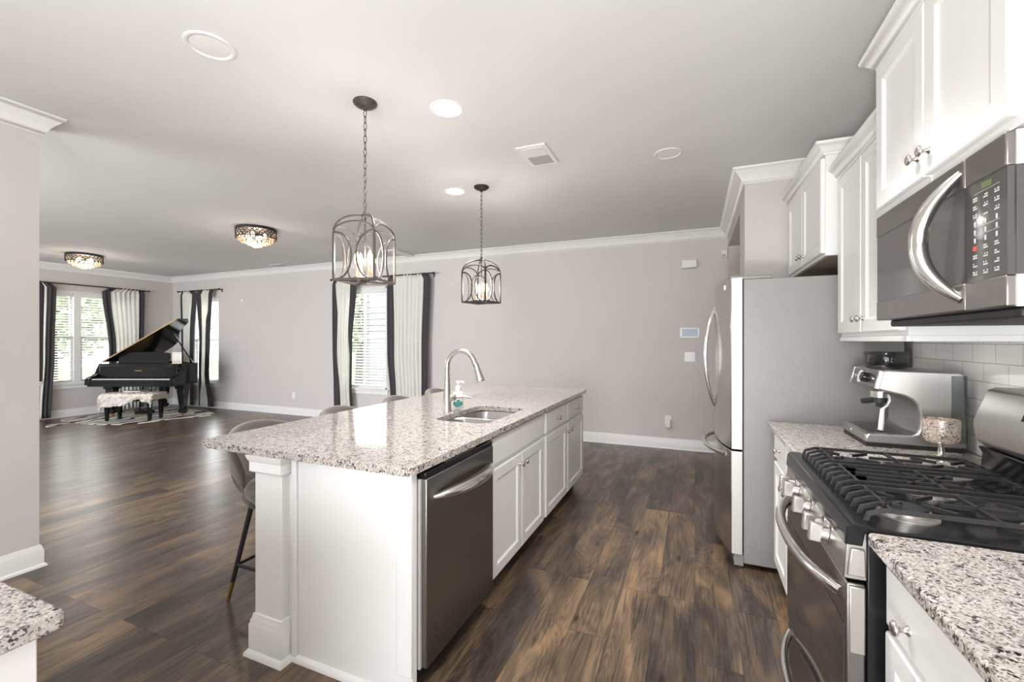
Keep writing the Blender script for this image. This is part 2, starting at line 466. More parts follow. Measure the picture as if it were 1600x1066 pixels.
class G:
    """collects shapes and links them as ONE mesh object"""
    def __init__(self):
        self.v = []
        self.f = []
    def add(self, vs, fs):
        n = len(self.v)
        self.v += [tuple(p) for p in vs]
        self.f += [tuple(i + n for i in q) for q in fs]
        return self
    def box(self, x0, x1, y0, y1, z0, z1):
        vs = [(x, y, z) for z in (z0, z1) for y in (y0, y1) for x in (x0, x1)]
        return self.add(vs, [(0, 2, 3, 1), (4, 5, 7, 6), (0, 1, 5, 4), (2, 6, 7, 3), (0, 4, 6, 2), (1, 3, 7, 5)])
    def obox(self, M, u0, u1, v0, v1, w0, w1):
        vs = [M(u, v, w) for w in (w0, w1) for v in (v0, v1) for u in (u0, u1)]
        return self.add(vs, [(0, 2, 3, 1), (4, 5, 7, 6), (0, 1, 5, 4), (2, 6, 7, 3), (0, 4, 6, 2), (1, 3, 7, 5)])
    def prism(self, poly, M, w0, w1):
        n = len(poly)
        vs = [M(u, v, w0) for u, v in poly] + [M(u, v, w1) for u, v in poly]
        fs = [tuple(range(n))[::-1], tuple(range(n, 2 * n))] + [(i, (i + 1) % n, (i + 1) % n + n, i + n) for i in range(n)]
        return self.add(vs, fs)
    def tube(self, pts, r, n=8, closed=False, ry=None, caps=True, up=None):
        P = [Vector(p) for p in pts]
        k = len(P)
        rs = r if isinstance(r, (list, tuple)) else [r] * k
        T = []
        for i in range(k):
            if closed:
                d = P[(i + 1) % k] - P[i - 1]
            else:
                d = P[min(i + 1, k - 1)] - P[max(i - 1, 0)]
            T.append(d.normalized())
        u = Vector(up) if up else (Vector((0, 0, 1)) if abs(T[0].z) < 0.9 else Vector((1, 0, 0)))
        a = (u - T[0] * u.dot(T[0])).normalized()
        vs = []
        for i in range(k):
            a = (a - T[i] * a.dot(T[i])).normalized()
            bb = T[i].cross(a)
            for j in range(n):
                th = 2 * pi * j / n + (pi / n if n == 4 else 0)
                vs.append(P[i] + a * (cos(th) * rs[i]) + bb * (sin(th) * (ry * rs[i] / rs[0] if ry else rs[i])))
        fs = []
        for i in range(k if closed else k - 1):
            i2 = (i + 1) % k
            for j in range(n):
                j2 = (j + 1) % n
                fs.append((i * n + j, i * n + j2, i2 * n + j2, i2 * n + j))
        if not closed and caps:
            fs.append(tuple(range(n))[::-1])
            fs.append(tuple((k - 1) * n + j for j in range(n)))
        return self.add(vs, fs)
    def lathe(self, prof, c=(0, 0, 0), axis=(0, 0, 1), n=20, sx=1.0):
        ax = Vector(axis).normalized()
        a = Vector((1, 0, 0)) if abs(ax.x) < 0.9 else Vector((0, 1, 0))
        a = (a - ax * a.dot(ax)).normalized()
        bb = ax.cross(a)
        c = Vector(c)
        vs = []
        for r, z in prof:
            for j in range(n):
                th = 2 * pi * j / n
                vs.append(c + ax * z + (a * cos(th) * sx + bb * sin(th)) * max(r, 1e-5))
        k = len(prof)
        fs = [(i * n + j, i * n + (j + 1) % n, (i + 1) * n + (j + 1) % n, (i + 1) * n + j) for i in range(k - 1) for j in range(n)]
        fs.append(tuple(range(n))[::-1])
        fs.append(tuple((k - 1) * n + j for j in range(n)))
        return self.add(vs, fs)
    def ell(self, c, rx, ry, rz, n=12, m=8):
        prof = [(sin(pi * i / m), -cos(pi * i / m)) for i in range(m + 1)]
        vs = []
        for r, z in prof:
            for j in range(n):
                th = 2 * pi * j / n
                vs.append((c[0] + rx * max(r, 1e-4) * cos(th), c[1] + ry * max(r, 1e-4) * sin(th), c[2] + rz * z))
        fs = [(i * n + j, i * n + (j + 1) % n, (i + 1) * n + (j + 1) % n, (i + 1) * n + j) for i in range(m) for j in range(n)]
        return self.add(vs, fs)
    def grid(self, rows, wrap=False):
        k, n = len(rows), len(rows[0])
        vs = [p for r in rows for p in r]
        fs = [(i * n + j, i * n + (j + 1) % n, (i + 1) * n + (j + 1) % n, (i + 1) * n + j)
              for i in range(k - 1) for j in range(n if wrap else n - 1)]
        return self.add(vs, fs)
    def sweep(self, path, prof, closed=False):
        """a moulding: prof is (distance into the room, height), path runs with the room on its left"""
        P = [Vector((p[0], p[1])) for p in path]
        k = len(P)
        vs = []
        for i in range(k):
            ds = []
            if i > 0 or closed:
                ds.append((P[i] - P[i - 1]).normalized())
            if i < k - 1 or closed:
                ds.append((P[(i + 1) % k] - P[i]).normalized())
            ns = [Vector((-d.y, d.x)) for d in ds]
            mv = ns[0] if len(ns) == 1 else (ns[0] + ns[1]) / max(0.2, 1 + ns[0].dot(ns[1]))
            for d, z in prof:
                q = P[i] + mv * d
                vs.append((q.x, q.y, z))
        n = len(prof)
        fs = [(i * n + j, i * n + (j + 1) % n, ((i + 1) % k) * n + (j + 1) % n, ((i + 1) % k) * n + j)
              for i in range(k if closed else k - 1) for j in range(n)]
        if not closed:
            fs += [tuple(range(n)), tuple((k - 1) * n + j for j in range(n))[::-1]]
        return self.add(vs, fs)
    def build(self, name, mat, parent=None, bevel=0.0, seg=2, sharp=35, solid=0.0, subsurf=0, local=None):
        o_ = ORIG.get(parent.name, Vector()) if parent else (local or Vector())
        me = bpy.data.meshes.new(name)
        me.from_pydata([(p[0] - o_[0], p[1] - o_[1], p[2] - o_[2]) for p in self.v], [], self.f)
        bm = bmesh.new()
        bm.from_mesh(me)
        bmesh.ops.recalc_face_normals(bm, faces=bm.faces)
        bm.to_mesh(me)
        bm.free()
        me.shade_smooth()
        me.set_sharp_from_angle(angle=radians(sharp))
        me.materials.append(mat)
        o = bpy.data.objects.new(name, me)
        C.objects.link(o)
        if parent:
            o.parent = parent
            ORIG[o.name] = o_
        elif local:
            o.location = local
            ORIG[o.name] = Vector(local)
        if solid:
            md = o.modifiers.new('thickness', 'SOLIDIFY')
            md.thickness = solid
            md.offset = 0
        if bevel:
            md = o.modifiers.new('edge', 'BEVEL')
            md.width = bevel
            md.segments = seg
            md.limit_method = 'ANGLE'
            md.angle_limit = radians(40)
        if subsurf:
            md = o.modifiers.new('smooth', 'SUBSURF')
            md.levels = subsurf
            md.render_levels = subsurf
        return o

def tag(o, label, cat, group=None):
    o['label'] = label
    o['category'] = cat
    if group:
        o['group'] = group
    return o

def thing(name, label, cat, loc, rz=0.0, group=None, local=False):
    """an Empty at the thing's base; local=True means its parts are written in its own frame"""
    o = bpy.data.objects.new(name, None)
    o.empty_display_size = 0.05
    C.objects.link(o)
    o.location = loc
    o.rotation_euler = (0, 0, rz)
    ORIG[o.name] = Vector((0, 0, 0)) if local else Vector(loc)
    return tag(o, label, cat, group)

def struct(o):
    o['kind'] = 'structure'
    return o

def kids(o):
    return [c for c in bpy.data.objects if c.parent == o]

def dup(root, loc, label, rz=None):
    r = root.copy()
    C.objects.link(r)
    r.location = loc
    if rz is not None:
        r.rotation_euler = (0, 0, rz)
    r['label'] = label
    for ch in kids(root):
        c = ch.copy()
        C.objects.link(c)
        c.parent = r
        for g in kids(ch):
            d = g.copy()
            C.objects.link(d)
            d.parent = c
    return r

def facing_px(X):                           # a front that looks towards +X
    return lambda u, v, w: (X + w, u, v)
def facing_nx(X):                           # a front that looks towards -X
    return lambda u, v, w: (X - w, u, v)
def facing_py(Y):
    return lambda u, v, w: (u, Y + w, v)
def facing_ny(Y):
    return lambda u, v, w: (u, Y - w, v)
def flat(u, v, w):
    return (u, v, w)

def panel_front(g, M, u0, u1, v0, v1, t=0.02, stile=0.058, slope=0.012, depth=0.009):
    """cabinet door: flat frame, sloped inner edge, recessed panel"""
    def rect(i, w):
        return [M(u0 + i, v0 + i, w), M(u1 - i, v0 + i, w), M(u1 - i, v1 - i, w), M(u0 + i, v1 - i, w)]
    e = 0.004
    rings = [rect(0, 0), rect(0, t - e), rect(e, t), rect(stile, t), rect(stile + 0.003, t - 0.003), rect(stile + slope, t - depth)]
    vs = [p for r in rings for p in r]
    fs = [(3, 2, 1, 0)]
    for i in range(len(rings) - 1):
        for j in range(4):
            j2 = (j + 1) % 4
            fs.append((i * 4 + j, i * 4 + j2, i * 4 + 4 + j2, i * 4 + 4 + j))
    k = (len(rings) - 1) * 4
    fs.append((k, k + 1, k + 2, k + 3))
    return g.add(vs, fs)

def slab_front(g, M, u0, u1, v0, v1, t=0.02):
    def rect(i, w):
        return [M(u0 + i, v0 + i, w), M(u1 - i, v0 + i, w), M(u1 - i, v1 - i, w), M(u0 + i, v1 - i, w)]
    rings = [rect(0, 0), rect(0, t - 0.007), rect(0.003, t - 0.004), rect(0.010, t)]
    vs = [p for r in rings for p in r]
    fs = [(3, 2, 1, 0)]
    for i in range(len(rings) - 1):
        for j in range(4):
            j2 = (j + 1) % 4
            fs.append((i * 4 + j, i * 4 + j2, i * 4 + 4 + j2, i * 4 + 4 + j))
    k = (len(rings) - 1) * 4
    fs.append((k, k + 1, k + 2, k + 3))
    return g.add(vs, fs)

def knob(parent, c, axis, s=1.0):
    g = G()
    g.lathe([(0.011 * s, 0), (0.011 * s, 0.002 * s), (0.0075 * s, 0.004 * s), (0.0055 * s, 0.009 * s), (0.006 * s, 0.015 * s), (0.010 * s, 0.019 * s),
             (0.0155 * s, 0.022 * s), (0.0165 * s, 0.0255 * s), (0.0145 * s, 0.029 * s), (0.009 * s, 0.0315 * s), (0.0001, 0.0325 * s)], c, axis, 18)
    return g.build('knob', NICKEL, parent, sharp=60)

def door(parent, M, u0, u1, v0, v1, kn=None, axis=None, name='door', **kw):
    g = G()
    panel_front(g, M, u0, u1, v0, v1, **kw)
    o = g.build(name, CAB, parent, sharp=25)
    if kn:
        knob(o, M(kn[0], kn[1], 0.02), axis)
    return o

def drawer(parent, M, u0, u1, v0, v1, kn=None, axis=None, name='drawer'):
    g = G()
    slab_front(g, M, u0, u1, v0, v1)
    o = g.build(name, CAB, parent, sharp=25)
    if kn:
        knob(o, M(kn[0], kn[1], 0.02), axis)
    return o

def arc(c, r, a0, a1, n, plane='xz', ry=None):
    out = []
    ry = ry or r
    for i in range(n + 1):
        a = radians(a0 + (a1 - a0) * i / n)
        u, v = r * cos(a), ry * sin(a)
        if plane == 'xz':
            out.append((c[0] + u, c[1], c[2] + v))
        elif plane == 'yz':
            out.append((c[0], c[1] + u, c[2] + v))
        else:
            out.append((c[0] + u, c[1] + v, c[2]))
    return out

def rounded(x0, x1, y0, y1, r, n=5):
    pts = []
    for cx, cy, a in ((x1 - r, y0 + r, -90), (x1 - r, y1 - r, 0), (x0 + r, y1 - r, 90), (x0 + r, y0 + r, 180)):
        for i in range(n + 1):
            th = radians(a + 90 * i / n)
            pts.append((cx + r * cos(th), cy + r * sin(th)))
    return pts

# ------------------------------------------------------------------ room shell
XL, XR, YB, YF, CH = -10.56, 1.08, 5.95, -2.75, 2.765
COLX, COLY = 0.37, 3.98                     # wall stub beside the refrigerator
struct(G().box(XL - 0.15, XR + 0.15, YF - 0.15, YB + 0.15, -0.10, 0.0).build('floor', FLOOR))
struct(G().box(XL - 0.15, XR + 0.15, YF - 0.15, YB + 0.15, CH, CH + 0.12).build('ceiling', CEIL))

def wall_holes(M, u0, u1, z0, z1, t, holes):
    """a wall of thickness t behind its face (w from -t to 0) with rectangular openings"""
    g = G()
    u = u0
    for a, b_, c_, d_ in sorted(holes):
        g.obox(M, u, a, z0, z1, -t, 0)
        if c_ > z0:
            g.obox(M, a, b_, z0, c_, -t, 0)
        if d_ < z1:
            g.obox(M, a, b_, d_, z1, -t, 0)
        u = b_
    g.obox(M, u, u1, z0, z1, -t, 0)
    return g

WIN_BIG = (-5.74, -4.78, 0.56, 2.30)
WIN_CORNER = (-9.84, -9.03, 0.52, 2.30)
WIN_SIDE = (3.45, 5.25, 0.60, 2.30)
struct(wall_holes(facing_ny(YB), XL - 0.15, XR + 0.15, 0, CH, 0.14, [WIN_BIG, WIN_CORNER]).build('wall_back', WALL))
struct(wall_holes(facing_px(XL), YF, YB, 0, CH, 0.14, [WIN_SIDE]).build('wall_left', WALL))
struct(G().box(XR, XR + 0.12, YF, YB, 0, CH).build('wall_right', WALL))
struct(wall_holes(facing_py(YF), XL, XR, 0, CH, 0.12, [(-8.45, -4.35, 0.5, 2.40), (-3.0, 0.6, 0.05, 2.40)]).build('wall_front', WALL))  # both openings invented to let the added fill lights in
struct(G().box(COLX, XR, COLY, COLY + 0.12, 0, CH).build('wall_alcove', WALL))
struct(wall_holes(facing_nx(COLX), COLY + 0.12, YB, 0, CH, 0.16, [(4.39, 5.86, 0.0, 2.525)]).build('wall_hall', WALL))
struct(G().box(-3.83, -3.71, YF, 1.348, 0, CH).build('wall_partition', WALL))

crown = [(0, CH - 0.118), (0.010, CH - 0.118), (0.014, CH - 0.108), (0.022, CH - 0.104), (0.026, CH - 0.092), (0.040, CH - 0.066), (0.058, CH - 0.044),
         (0.074, CH - 0.030), (0.080, CH - 0.020), (0.088, CH - 0.016), (0.094, CH - 0.002), (0.094, CH), (0, CH)]
base = [(0, 0), (0.028, 0), (0.026, 0.012), (0.016, 0.020), (0.016, 0.100), (0.012, 0.110), (0.010, 0.118), (0.006, 0.132), (0, 0.134)]
struct(G().sweep([(XR, YF), (XR, COLY), (COLX, COLY), (COLX, YB), (XL, YB), (XL, YF)], crown).build('trim_1', TRIM, sharp=50))
struct(G().sweep([(-3.83, YF), (-3.83, 1.348), (-3.71, 1.348), (-3.71, YF)], crown).build('trim_2', TRIM, sharp=50))
struct(G().sweep([(COLX, 5.86), (COLX, YB), (XL, YB)], base).build('baseboard_back', TRIM, sharp=30))
struct(G().sweep([(XL, YB), (XL, YF)], base).build('baseboard_left', TRIM, sharp=30))
struct(G().sweep([(-3.83, YF), (-3.83, 1.348), (-3.71, 1.348), (-3.71, YF)], base).build('baseboard_partition', TRIM, sharp=30))
struct(G().sweep([(XR, COLY), (COLX, COLY), (COLX, 4.39)], base).build('baseboard_alcove', TRIM, sharp=30))
struct(G().box(XR - 0.008, XR, 0.2, 2.975, 0.916, 1.46).build('trim_3', TILE))   # tiled splash

def window(name, M, u0, u1, v0, v1, muls=()):
    """double-hung window: frame, two sashes each side of a mullion, panes, stool and apron"""
    o = struct(G().obox(M, u0, u0 + 0.03, v0, v1, -0.12, -0.005).obox(M, u1 - 0.03, u1, v0, v1, -0.12, -0.005)
               .obox(M, u0, u1, v1 - 0.03, v1, -0.12, -0.005).obox(M, u0, u1, v0, v0 + 0.03, -0.12, -0.005).build(name, TRIM, bevel=0.003))
    edges = [u0 + 0.03] + list(muls) + [u1 - 0.03]
    vm = (v0 + v1) / 2
    for m in muls:
        struct(G().obox(M, m - 0.05, m + 0.05, v0 + 0.03, v1 - 0.03, -0.12, -0.005).build('window_mullion', TRIM, o, bevel=0.003))
    for i in range(len(edges) - 1):
        a = edges[i] + (0.05 if i > 0 else 0)
        b = edges[i + 1] - (0.05 if i < len(edges) - 2 else 0)
        s = G()
        for (c, d, w) in ((v0 + 0.03, vm + 0.02, -0.075), (vm - 0.02, v1 - 0.03, -0.105)):
            s.obox(M, a, a + 0.035, c, d, w, w + 0.03).obox(M, b - 0.035, b, c, d, w, w + 0.03)
            s.obox(M, a + 0.035, b - 0.035, c, c + 0.04, w, w + 0.03).obox(M, a + 0.035, b - 0.035, d - 0.04, d, w, w + 0.03)
        struct(s.build('window_sash', TRIM, o))
        p = G().obox(M, a + 0.03, b - 0.03, v0 + 0.05, v1 - 0.05, -0.089, -0.086)
        struct(p.build('window_pane', GLASS, o))
    struct(G().obox(M, u0 - 0.05, u1 + 0.05, v0 - 0.022, v0, -0.12, 0.035).obox(M, u0 - 0.035, u1 + 0.035, v0 - 0.09, v0 - 0.022, 0, 0.015)
           .build('window_sill', TRIM, o, bevel=0.004))
    return o
window('window_1', facing_ny(YB), *WIN_BIG)
window('window_2', facing_ny(YB), *WIN_CORNER)
window('window_3', facing_px(XL), *WIN_SIDE, muls=(4.35,))
pd = struct(G().box(-3.0, -2.94, YF - 0.1, YF - 0.02, 0.05, 2.4).box(0.54, 0.6, YF - 0.1, YF - 0.02, 0.05, 2.4).box(-1.25, -1.15, YF - 0.1, YF - 0.02, 0.05, 2.4)
            .box(-2.94, 0.54, YF - 0.1, YF - 0.02, 2.3, 2.4).box(-2.94, 0.54, YF - 0.1, YF - 0.02, 0.05, 0.15).build('added_door_1', TRIM))  # invented glazed opening, put in for the rear fill light
struct(G().box(-2.94, 0.54, YF - 0.065, YF - 0.06, 0.15, 2.3).build('added_door_pane', GLASS, pd))

# ------------------------------------------------------------------ island
IX0, IX1, IY0, IY1 = -2.168, -0.965, 1.33, 4.18
FX = -1.005                                 # cabinet boxes end here, fronts stand 2 cm proud
isl = thing('kitchen_island', 'white panelled island base with square corner post and plinth', 'kitchen island', (-1.66, 1.36, 0))
G().box(-1.64, -0.99, 1.385, 1.412, 0.0, 0.882).build('end_panel', CAB, isl, bevel=0.002)
G().box(-1.612, -1.585, 1.372, 1.385, 0.02, 0.882).build('panel_edge_strip', CAB, isl, bevel=0.003)
G().box(-1.06, -0.99, 1.376, 1.385, 0.10, 0.882).build('panel_edge_strip', CAB, isl, bevel=0.003)
G().sweep([(-1.02, 1.385), (-1.64, 1.385)], [(0, 0), (0.018, 0), (0.017, 0.014), (0.008, 0.024), (0, 0.026)]).build('shoe_moulding', TRIM, isl, sharp=50)
G().box(-1.80, -1.64, 1.36, 4.12, 0.0, 0.882).build('knee_wall', TRIM, isl, bevel=0.003)
post = G().box(-1.80, -1.637, 1.345, 1.50, 0.0, 0.882).build('corner_post', CAB, isl, bevel=0.003)
pl = [(-1.80, 1.345), (-1.637, 1.345), (-1.637, 1.50), (-1.80, 1.50)]
ring = [(-1.637, 1.50), (-1.637, 1.345), (-1.80, 1.345), (-1.80, 1.50)]
G().sweep(ring, [(0, 0.804), (0.012, 0.806), (0.016, 0.812), (0.016, 0.852), (0.022, 0.862), (0.028, 0.882), (0, 0.882)]).build('post_capital', CAB, post, sharp=30)
G().sweep(ring, [(0, 0.026), (0.018, 0.026), (0.018, 0.135), (0.014, 0.142), (0.014, 0.150), (0.008, 0.163), (0.006, 0.178), (0, 0.182)]).build('post_plinth', CAB, post, sharp=30)
G().sweep(ring, [(0, 0), (0.034, 0), (0.032, 0.012), (0.020, 0.026), (0, 0.026)]).build('post_shoe', CAB, post, sharp=40)
G().sweep([(-1.80, 4.12), (-1.80, 1.52)][::-1], [(0, 0), (0.020, 0), (0.016, 0.02), (0.016, 0.125), (0, 0.134)]).build('knee_wall_skirting', TRIM, isl, sharp=30)
G().box(-1.64, -1.075, 1.43, 4.08, 0.0, 0.10).build('toe_kick', TOEKICK, isl)

# counter with a cut-out for the sink
SX0, SX1, SY0, SY1 = -1.445, -1.085, 2.215, 2.835
def counter(name, label, outer, z0, z1, hole=None):
    bm = bmesh.new()
    def loop(pts, z):
        return [bm.verts.new((x, y, z)) for x, y in pts]
    lo = loop(outer, z0)
    hi = loop(outer, z1)
    n = len(outer)
    for i in range(n):
        bm.faces.new((lo[i], lo[(i + 1) % n], hi[(i + 1) % n], hi[i]))
    if hole:
        m = len(hole)
        hl = loop(hole, z0)
        hh = loop(hole, z1)
        for i in range(m):
            bm.faces.new((hl[(i + 1) % m], hl[i], hh[i], hh[(i + 1) % m]))
        for A, B in ((lo, hl), (hi, hh)):
            es = [bm.edges.get((A[i], A[(i + 1) % n])) for i in range(n)] + [bm.edges.get((B[i], B[(i + 1) % m])) for i in range(m)]
            bmesh.ops.triangle_fill(bm, use_beauty=True, edges=es)
    else:
        bm.faces.new(lo[::-1])
        bm.faces.new(hi)
    bmesh.ops.recalc_face_normals(bm, faces=bm.faces)
    me = bpy.data.meshes.new(name)
    bm.to_mesh(me)
    bm.free()
    me.shade_smooth()
    me.set_sharp_from_angle(angle=radians(40))
    me.materials.append(GRANITE)
    o = bpy.data.objects.new(name, me)
    C.objects.link(o)
    md = o.modifiers.new('edge', 'BEVEL')
    md.width = 0.006
    md.segments = 3
    md.limit_method = 'ANGLE'
    md.angle_limit = radians(50)
    return tag(o, label, 'countertop')
counter('island_countertop', 'long speckled granite slab on the island with a cut-out for the sink', rounded(IX0, IX1, IY0, IY1, 0.035), 0.882, 0.914,
        rounded(SX0, SX1, SY0, SY1, 0.07))

# dishwasher
dw = thing('dishwasher', 'stainless dishwasher with bowed bar handle built into the island', 'dishwasher', (-1.2, 1.75, 0))
G().box(-1.62, -1.012, 1.425, 2.055, 0.10, 0.872).build('cabinet_body', BLACKM, dw)
G().box(-1.010, -0.962, 1.437, 2.043, 0.105, 0.845).build('door', STEELD, dw, bevel=0.004)
G().box(-1.010, -0.985, 1.424, 1.436, 0.105, 0.845).build('door_edge', DOORED, dw)
cp = G().box(-1.010, -0.966, 1.437, 2.043, 0.846, 0.870).build('control_strip', BLACKG, dw, bevel=0.004)
g = G()
for i in range(12):
    y = 1.60 + i * 0.024
    g.box(-1.000, -0.975, y, y + 0.014, 0.8695, 0.8712)
g.build('control_keys', GREYPL, cp)
G().box(-1.05, -1.04, 1.43, 2.05, 0.0, 0.10).build('kick_plate', BLACKM, dw)
hp = []
for i in range(21):
    u = -1 + 2 * i / 20
    hp.append((-0.962 + 0.062 * (1 - abs(u) ** 2.2) , 1.74 + u * 0.262, 0.762))
rs = [0.024 * (0.35 + 0.65 * (1 - abs(-1 + 2 * i / 20) ** 3)) for i in range(21)]
G().tube(hp, rs, 14, ry=0.011, up=(0, 0, 1)).build('handle', STEELH, dw, sharp=60)

# sink cabinet and drawer cabinet
MI = facing_px(FX)
sc = thing('sink_base_cabinet', 'white island cabinet under the sink with a pair of panelled doors', 'cabinet', (-1.3, 2.5, 0))
sb_ = G().box(-1.64, FX, 2.058, 2.083, 0.10, 0.882).box(-1.64, FX, 2.925, 2.948, 0.10, 0.882).box(-1.64, FX, 2.083, 2.925, 0.10, 0.12)
sb_.box(FX - 0.02, FX, 2.083, 2.925, 0.12, 0.882).build('cabinet_body', CAB, sc)
drawer(sc, MI, 2.085, 2.925, 0.715, 0.862, name='false_drawer_front')
door(sc, MI, 2.085, 2.500, 0.115, 0.695, (2.470, 0.635), (1, 0, 0))
door(sc, MI, 2.510, 2.925, 0.115, 0.695, (2.540, 0.635), (1, 0, 0))
dc = thing('island_drawer_cabinet', 'white island cabinet with two drawers above two doors at the far end', 'cabinet', (-1.3, 3.53, 0))
G().box(-1.64, FX, 2.952, 4.13, 0.10, 0.882).build('cabinet_body', CAB, dc)
drawer(dc, MI, 2.985, 3.535, 0.715, 0.862, (3.26, 0.79), (1, 0, 0))
drawer(dc, MI, 3.565, 4.105, 0.715, 0.862, (3.835, 0.79), (1, 0, 0))
door(dc, MI, 2.985, 3.535, 0.115, 0.695, (3.505, 0.635), (1, 0, 0))
door(dc, MI, 3.565, 4.105, 0.115, 0.695, (3.600, 0.635), (1, 0, 0))

# sink: two undermounted bowls
sk = thing('kitchen_sink', 'double-bowl stainless sink set under the island granite', 'sink', (-1.265, 2.52, 0.70))
def bowl(y0, y1):
    rows = []
    x0, x1 = SX0 - 0.012, SX1 + 0.012
    for (ins, z, r) in ((-0.008, 0.881, 0.075), (0.0, 0.8805, 0.075), (0.006, 0.872, 0.075), (0.014, 0.74, 0.07), (0.03, 0.712, 0.06), (0.07, 0.703, 0.04)):
        rows.append([(x, y, z) for x, y in rounded(x0 + ins, x1 - ins, y0 + ins, y1 - ins, r, 5)])
    g = G()
    g.grid(rows, wrap=True)
    n = len(rows[0])
    k = len(g.v) - n
    g.f.append(tuple(range(k, k + n)))
    return g
for (a, b) in ((SY0 - 0.012, 2.515), (2.530, SY1 + 0.012)):
    o = bowl(a, b).build('bowl', STEEL, sk, solid=0.0015)
    G().lathe([(0.045, 0), (0.045, 0.003), (0.035, 0.004), (0.030, 0.001), (0.0, 0.001)], (-1.265, (a + b) / 2, 0.7045), n=18).build('drain', STEELH, o)
G().box(SX0, SX1, 2.514, 2.531, 0.74, 0.872).build('divider', STEEL, sk, bevel=0.006)

# faucet
fc = thing('faucet', 'brushed nickel gooseneck pull-down faucet beside the sink', 'faucet', (-1.52, 2.51, 0.914))
G().lathe([(0.030, 0), (0.030, 0.006), (0.027, 0.012), (0.0255, 0.10), (0.022, 0.14), (0.0195, 0.19), (0.0172, 0.23), (0.0172, 0.25)], (-1.52, 2.51, 0.914), n=24).build('body', NICKEL, fc, sharp=60)
pts = [(-1.52, 2.51, 1.15), (-1.52, 2.51, 1.205)] + arc((-1.415, 2.51, 1.212), 0.105, 180, 20, 18)
pts = pts + [(-1.304, 2.51, 1.215)]
G().tube(pts, 0.0168, 14).build('spout', NICKEL, fc, sharp=60)
d = Vector((0.06, 0, -0.19)).normalized()
G().lathe([(0.0172, 0), (0.0185, 0.03), (0.022, 0.065), (0.0275, 0.10), (0.0285, 0.112), (0.026, 0.118), (0.001, 0.118)], (-1.306, 2.51, 1.235), d, 18).build('spray_head', NICKEL, fc, sharp=60)
lv = G().lathe([(0.021, 0), (0.021, 0.032), (0.017, 0.038), (0.001, 0.035)], (-1.50, 2.515, 1.005), (0.75, 0.66, 0), 16)
lv.tube([(-1.478, 2.534, 1.008), (-1.43, 2.565, 1.012), (-1.375, 2.585, 1.004)], [0.010, 0.0105, 0.006], 10)
lv.build('lever', NICKEL, fc, sharp=60)

sp = thing('soap_bottle', 'white foaming soap bottle with teal leaf print behind the faucet', 'soap bottle', (-1.545, 2.70, 0.914))
G().lathe([(0.036, 0), (0.038, 0.004), (0.038, 0.095), (0.034, 0.105), (0.020, 0.115), (0.020, 0.135)], (-1.545, 2.70, 0.914), n=20).build('bottle', PLASTIC, sp, sharp=50)
G().lathe([(0.022, 0.118), (0.022, 0.148), (0.010, 0.152), (0.009, 0.172), (0.016, 0.174), (0.016, 0.184), (0.001, 0.185)], (-1.545, 2.70, 0.914), n=18)\
    .tube([(-1.545, 2.70, 1.094), (-1.515, 2.713, 1.093), (-1.508, 2.716, 1.086)], 0.006, 8).build('pump', PLASTIC, sp, sharp=50)
g = G()
for k, (a, z, s) in enumerate(((-75, 0.022, 0.017), (-48, 0.026, 0.018), (-100, 0.03, 0.016), (-60, 0.047, 0.013), (-30, 0.03, 0.015))):
    th = radians(a)
    c = Vector((-1.545 + 0.0375 * cos(th), 2.70 + 0.0375 * sin(th), 0.914 + z))
    g.lathe([(s, 0), (s * 0.9, 0.0015), (0.001, 0.0018)], c, (cos(th), sin(th), 0), 12)
g.build('leaf_print', TEAL, sp)

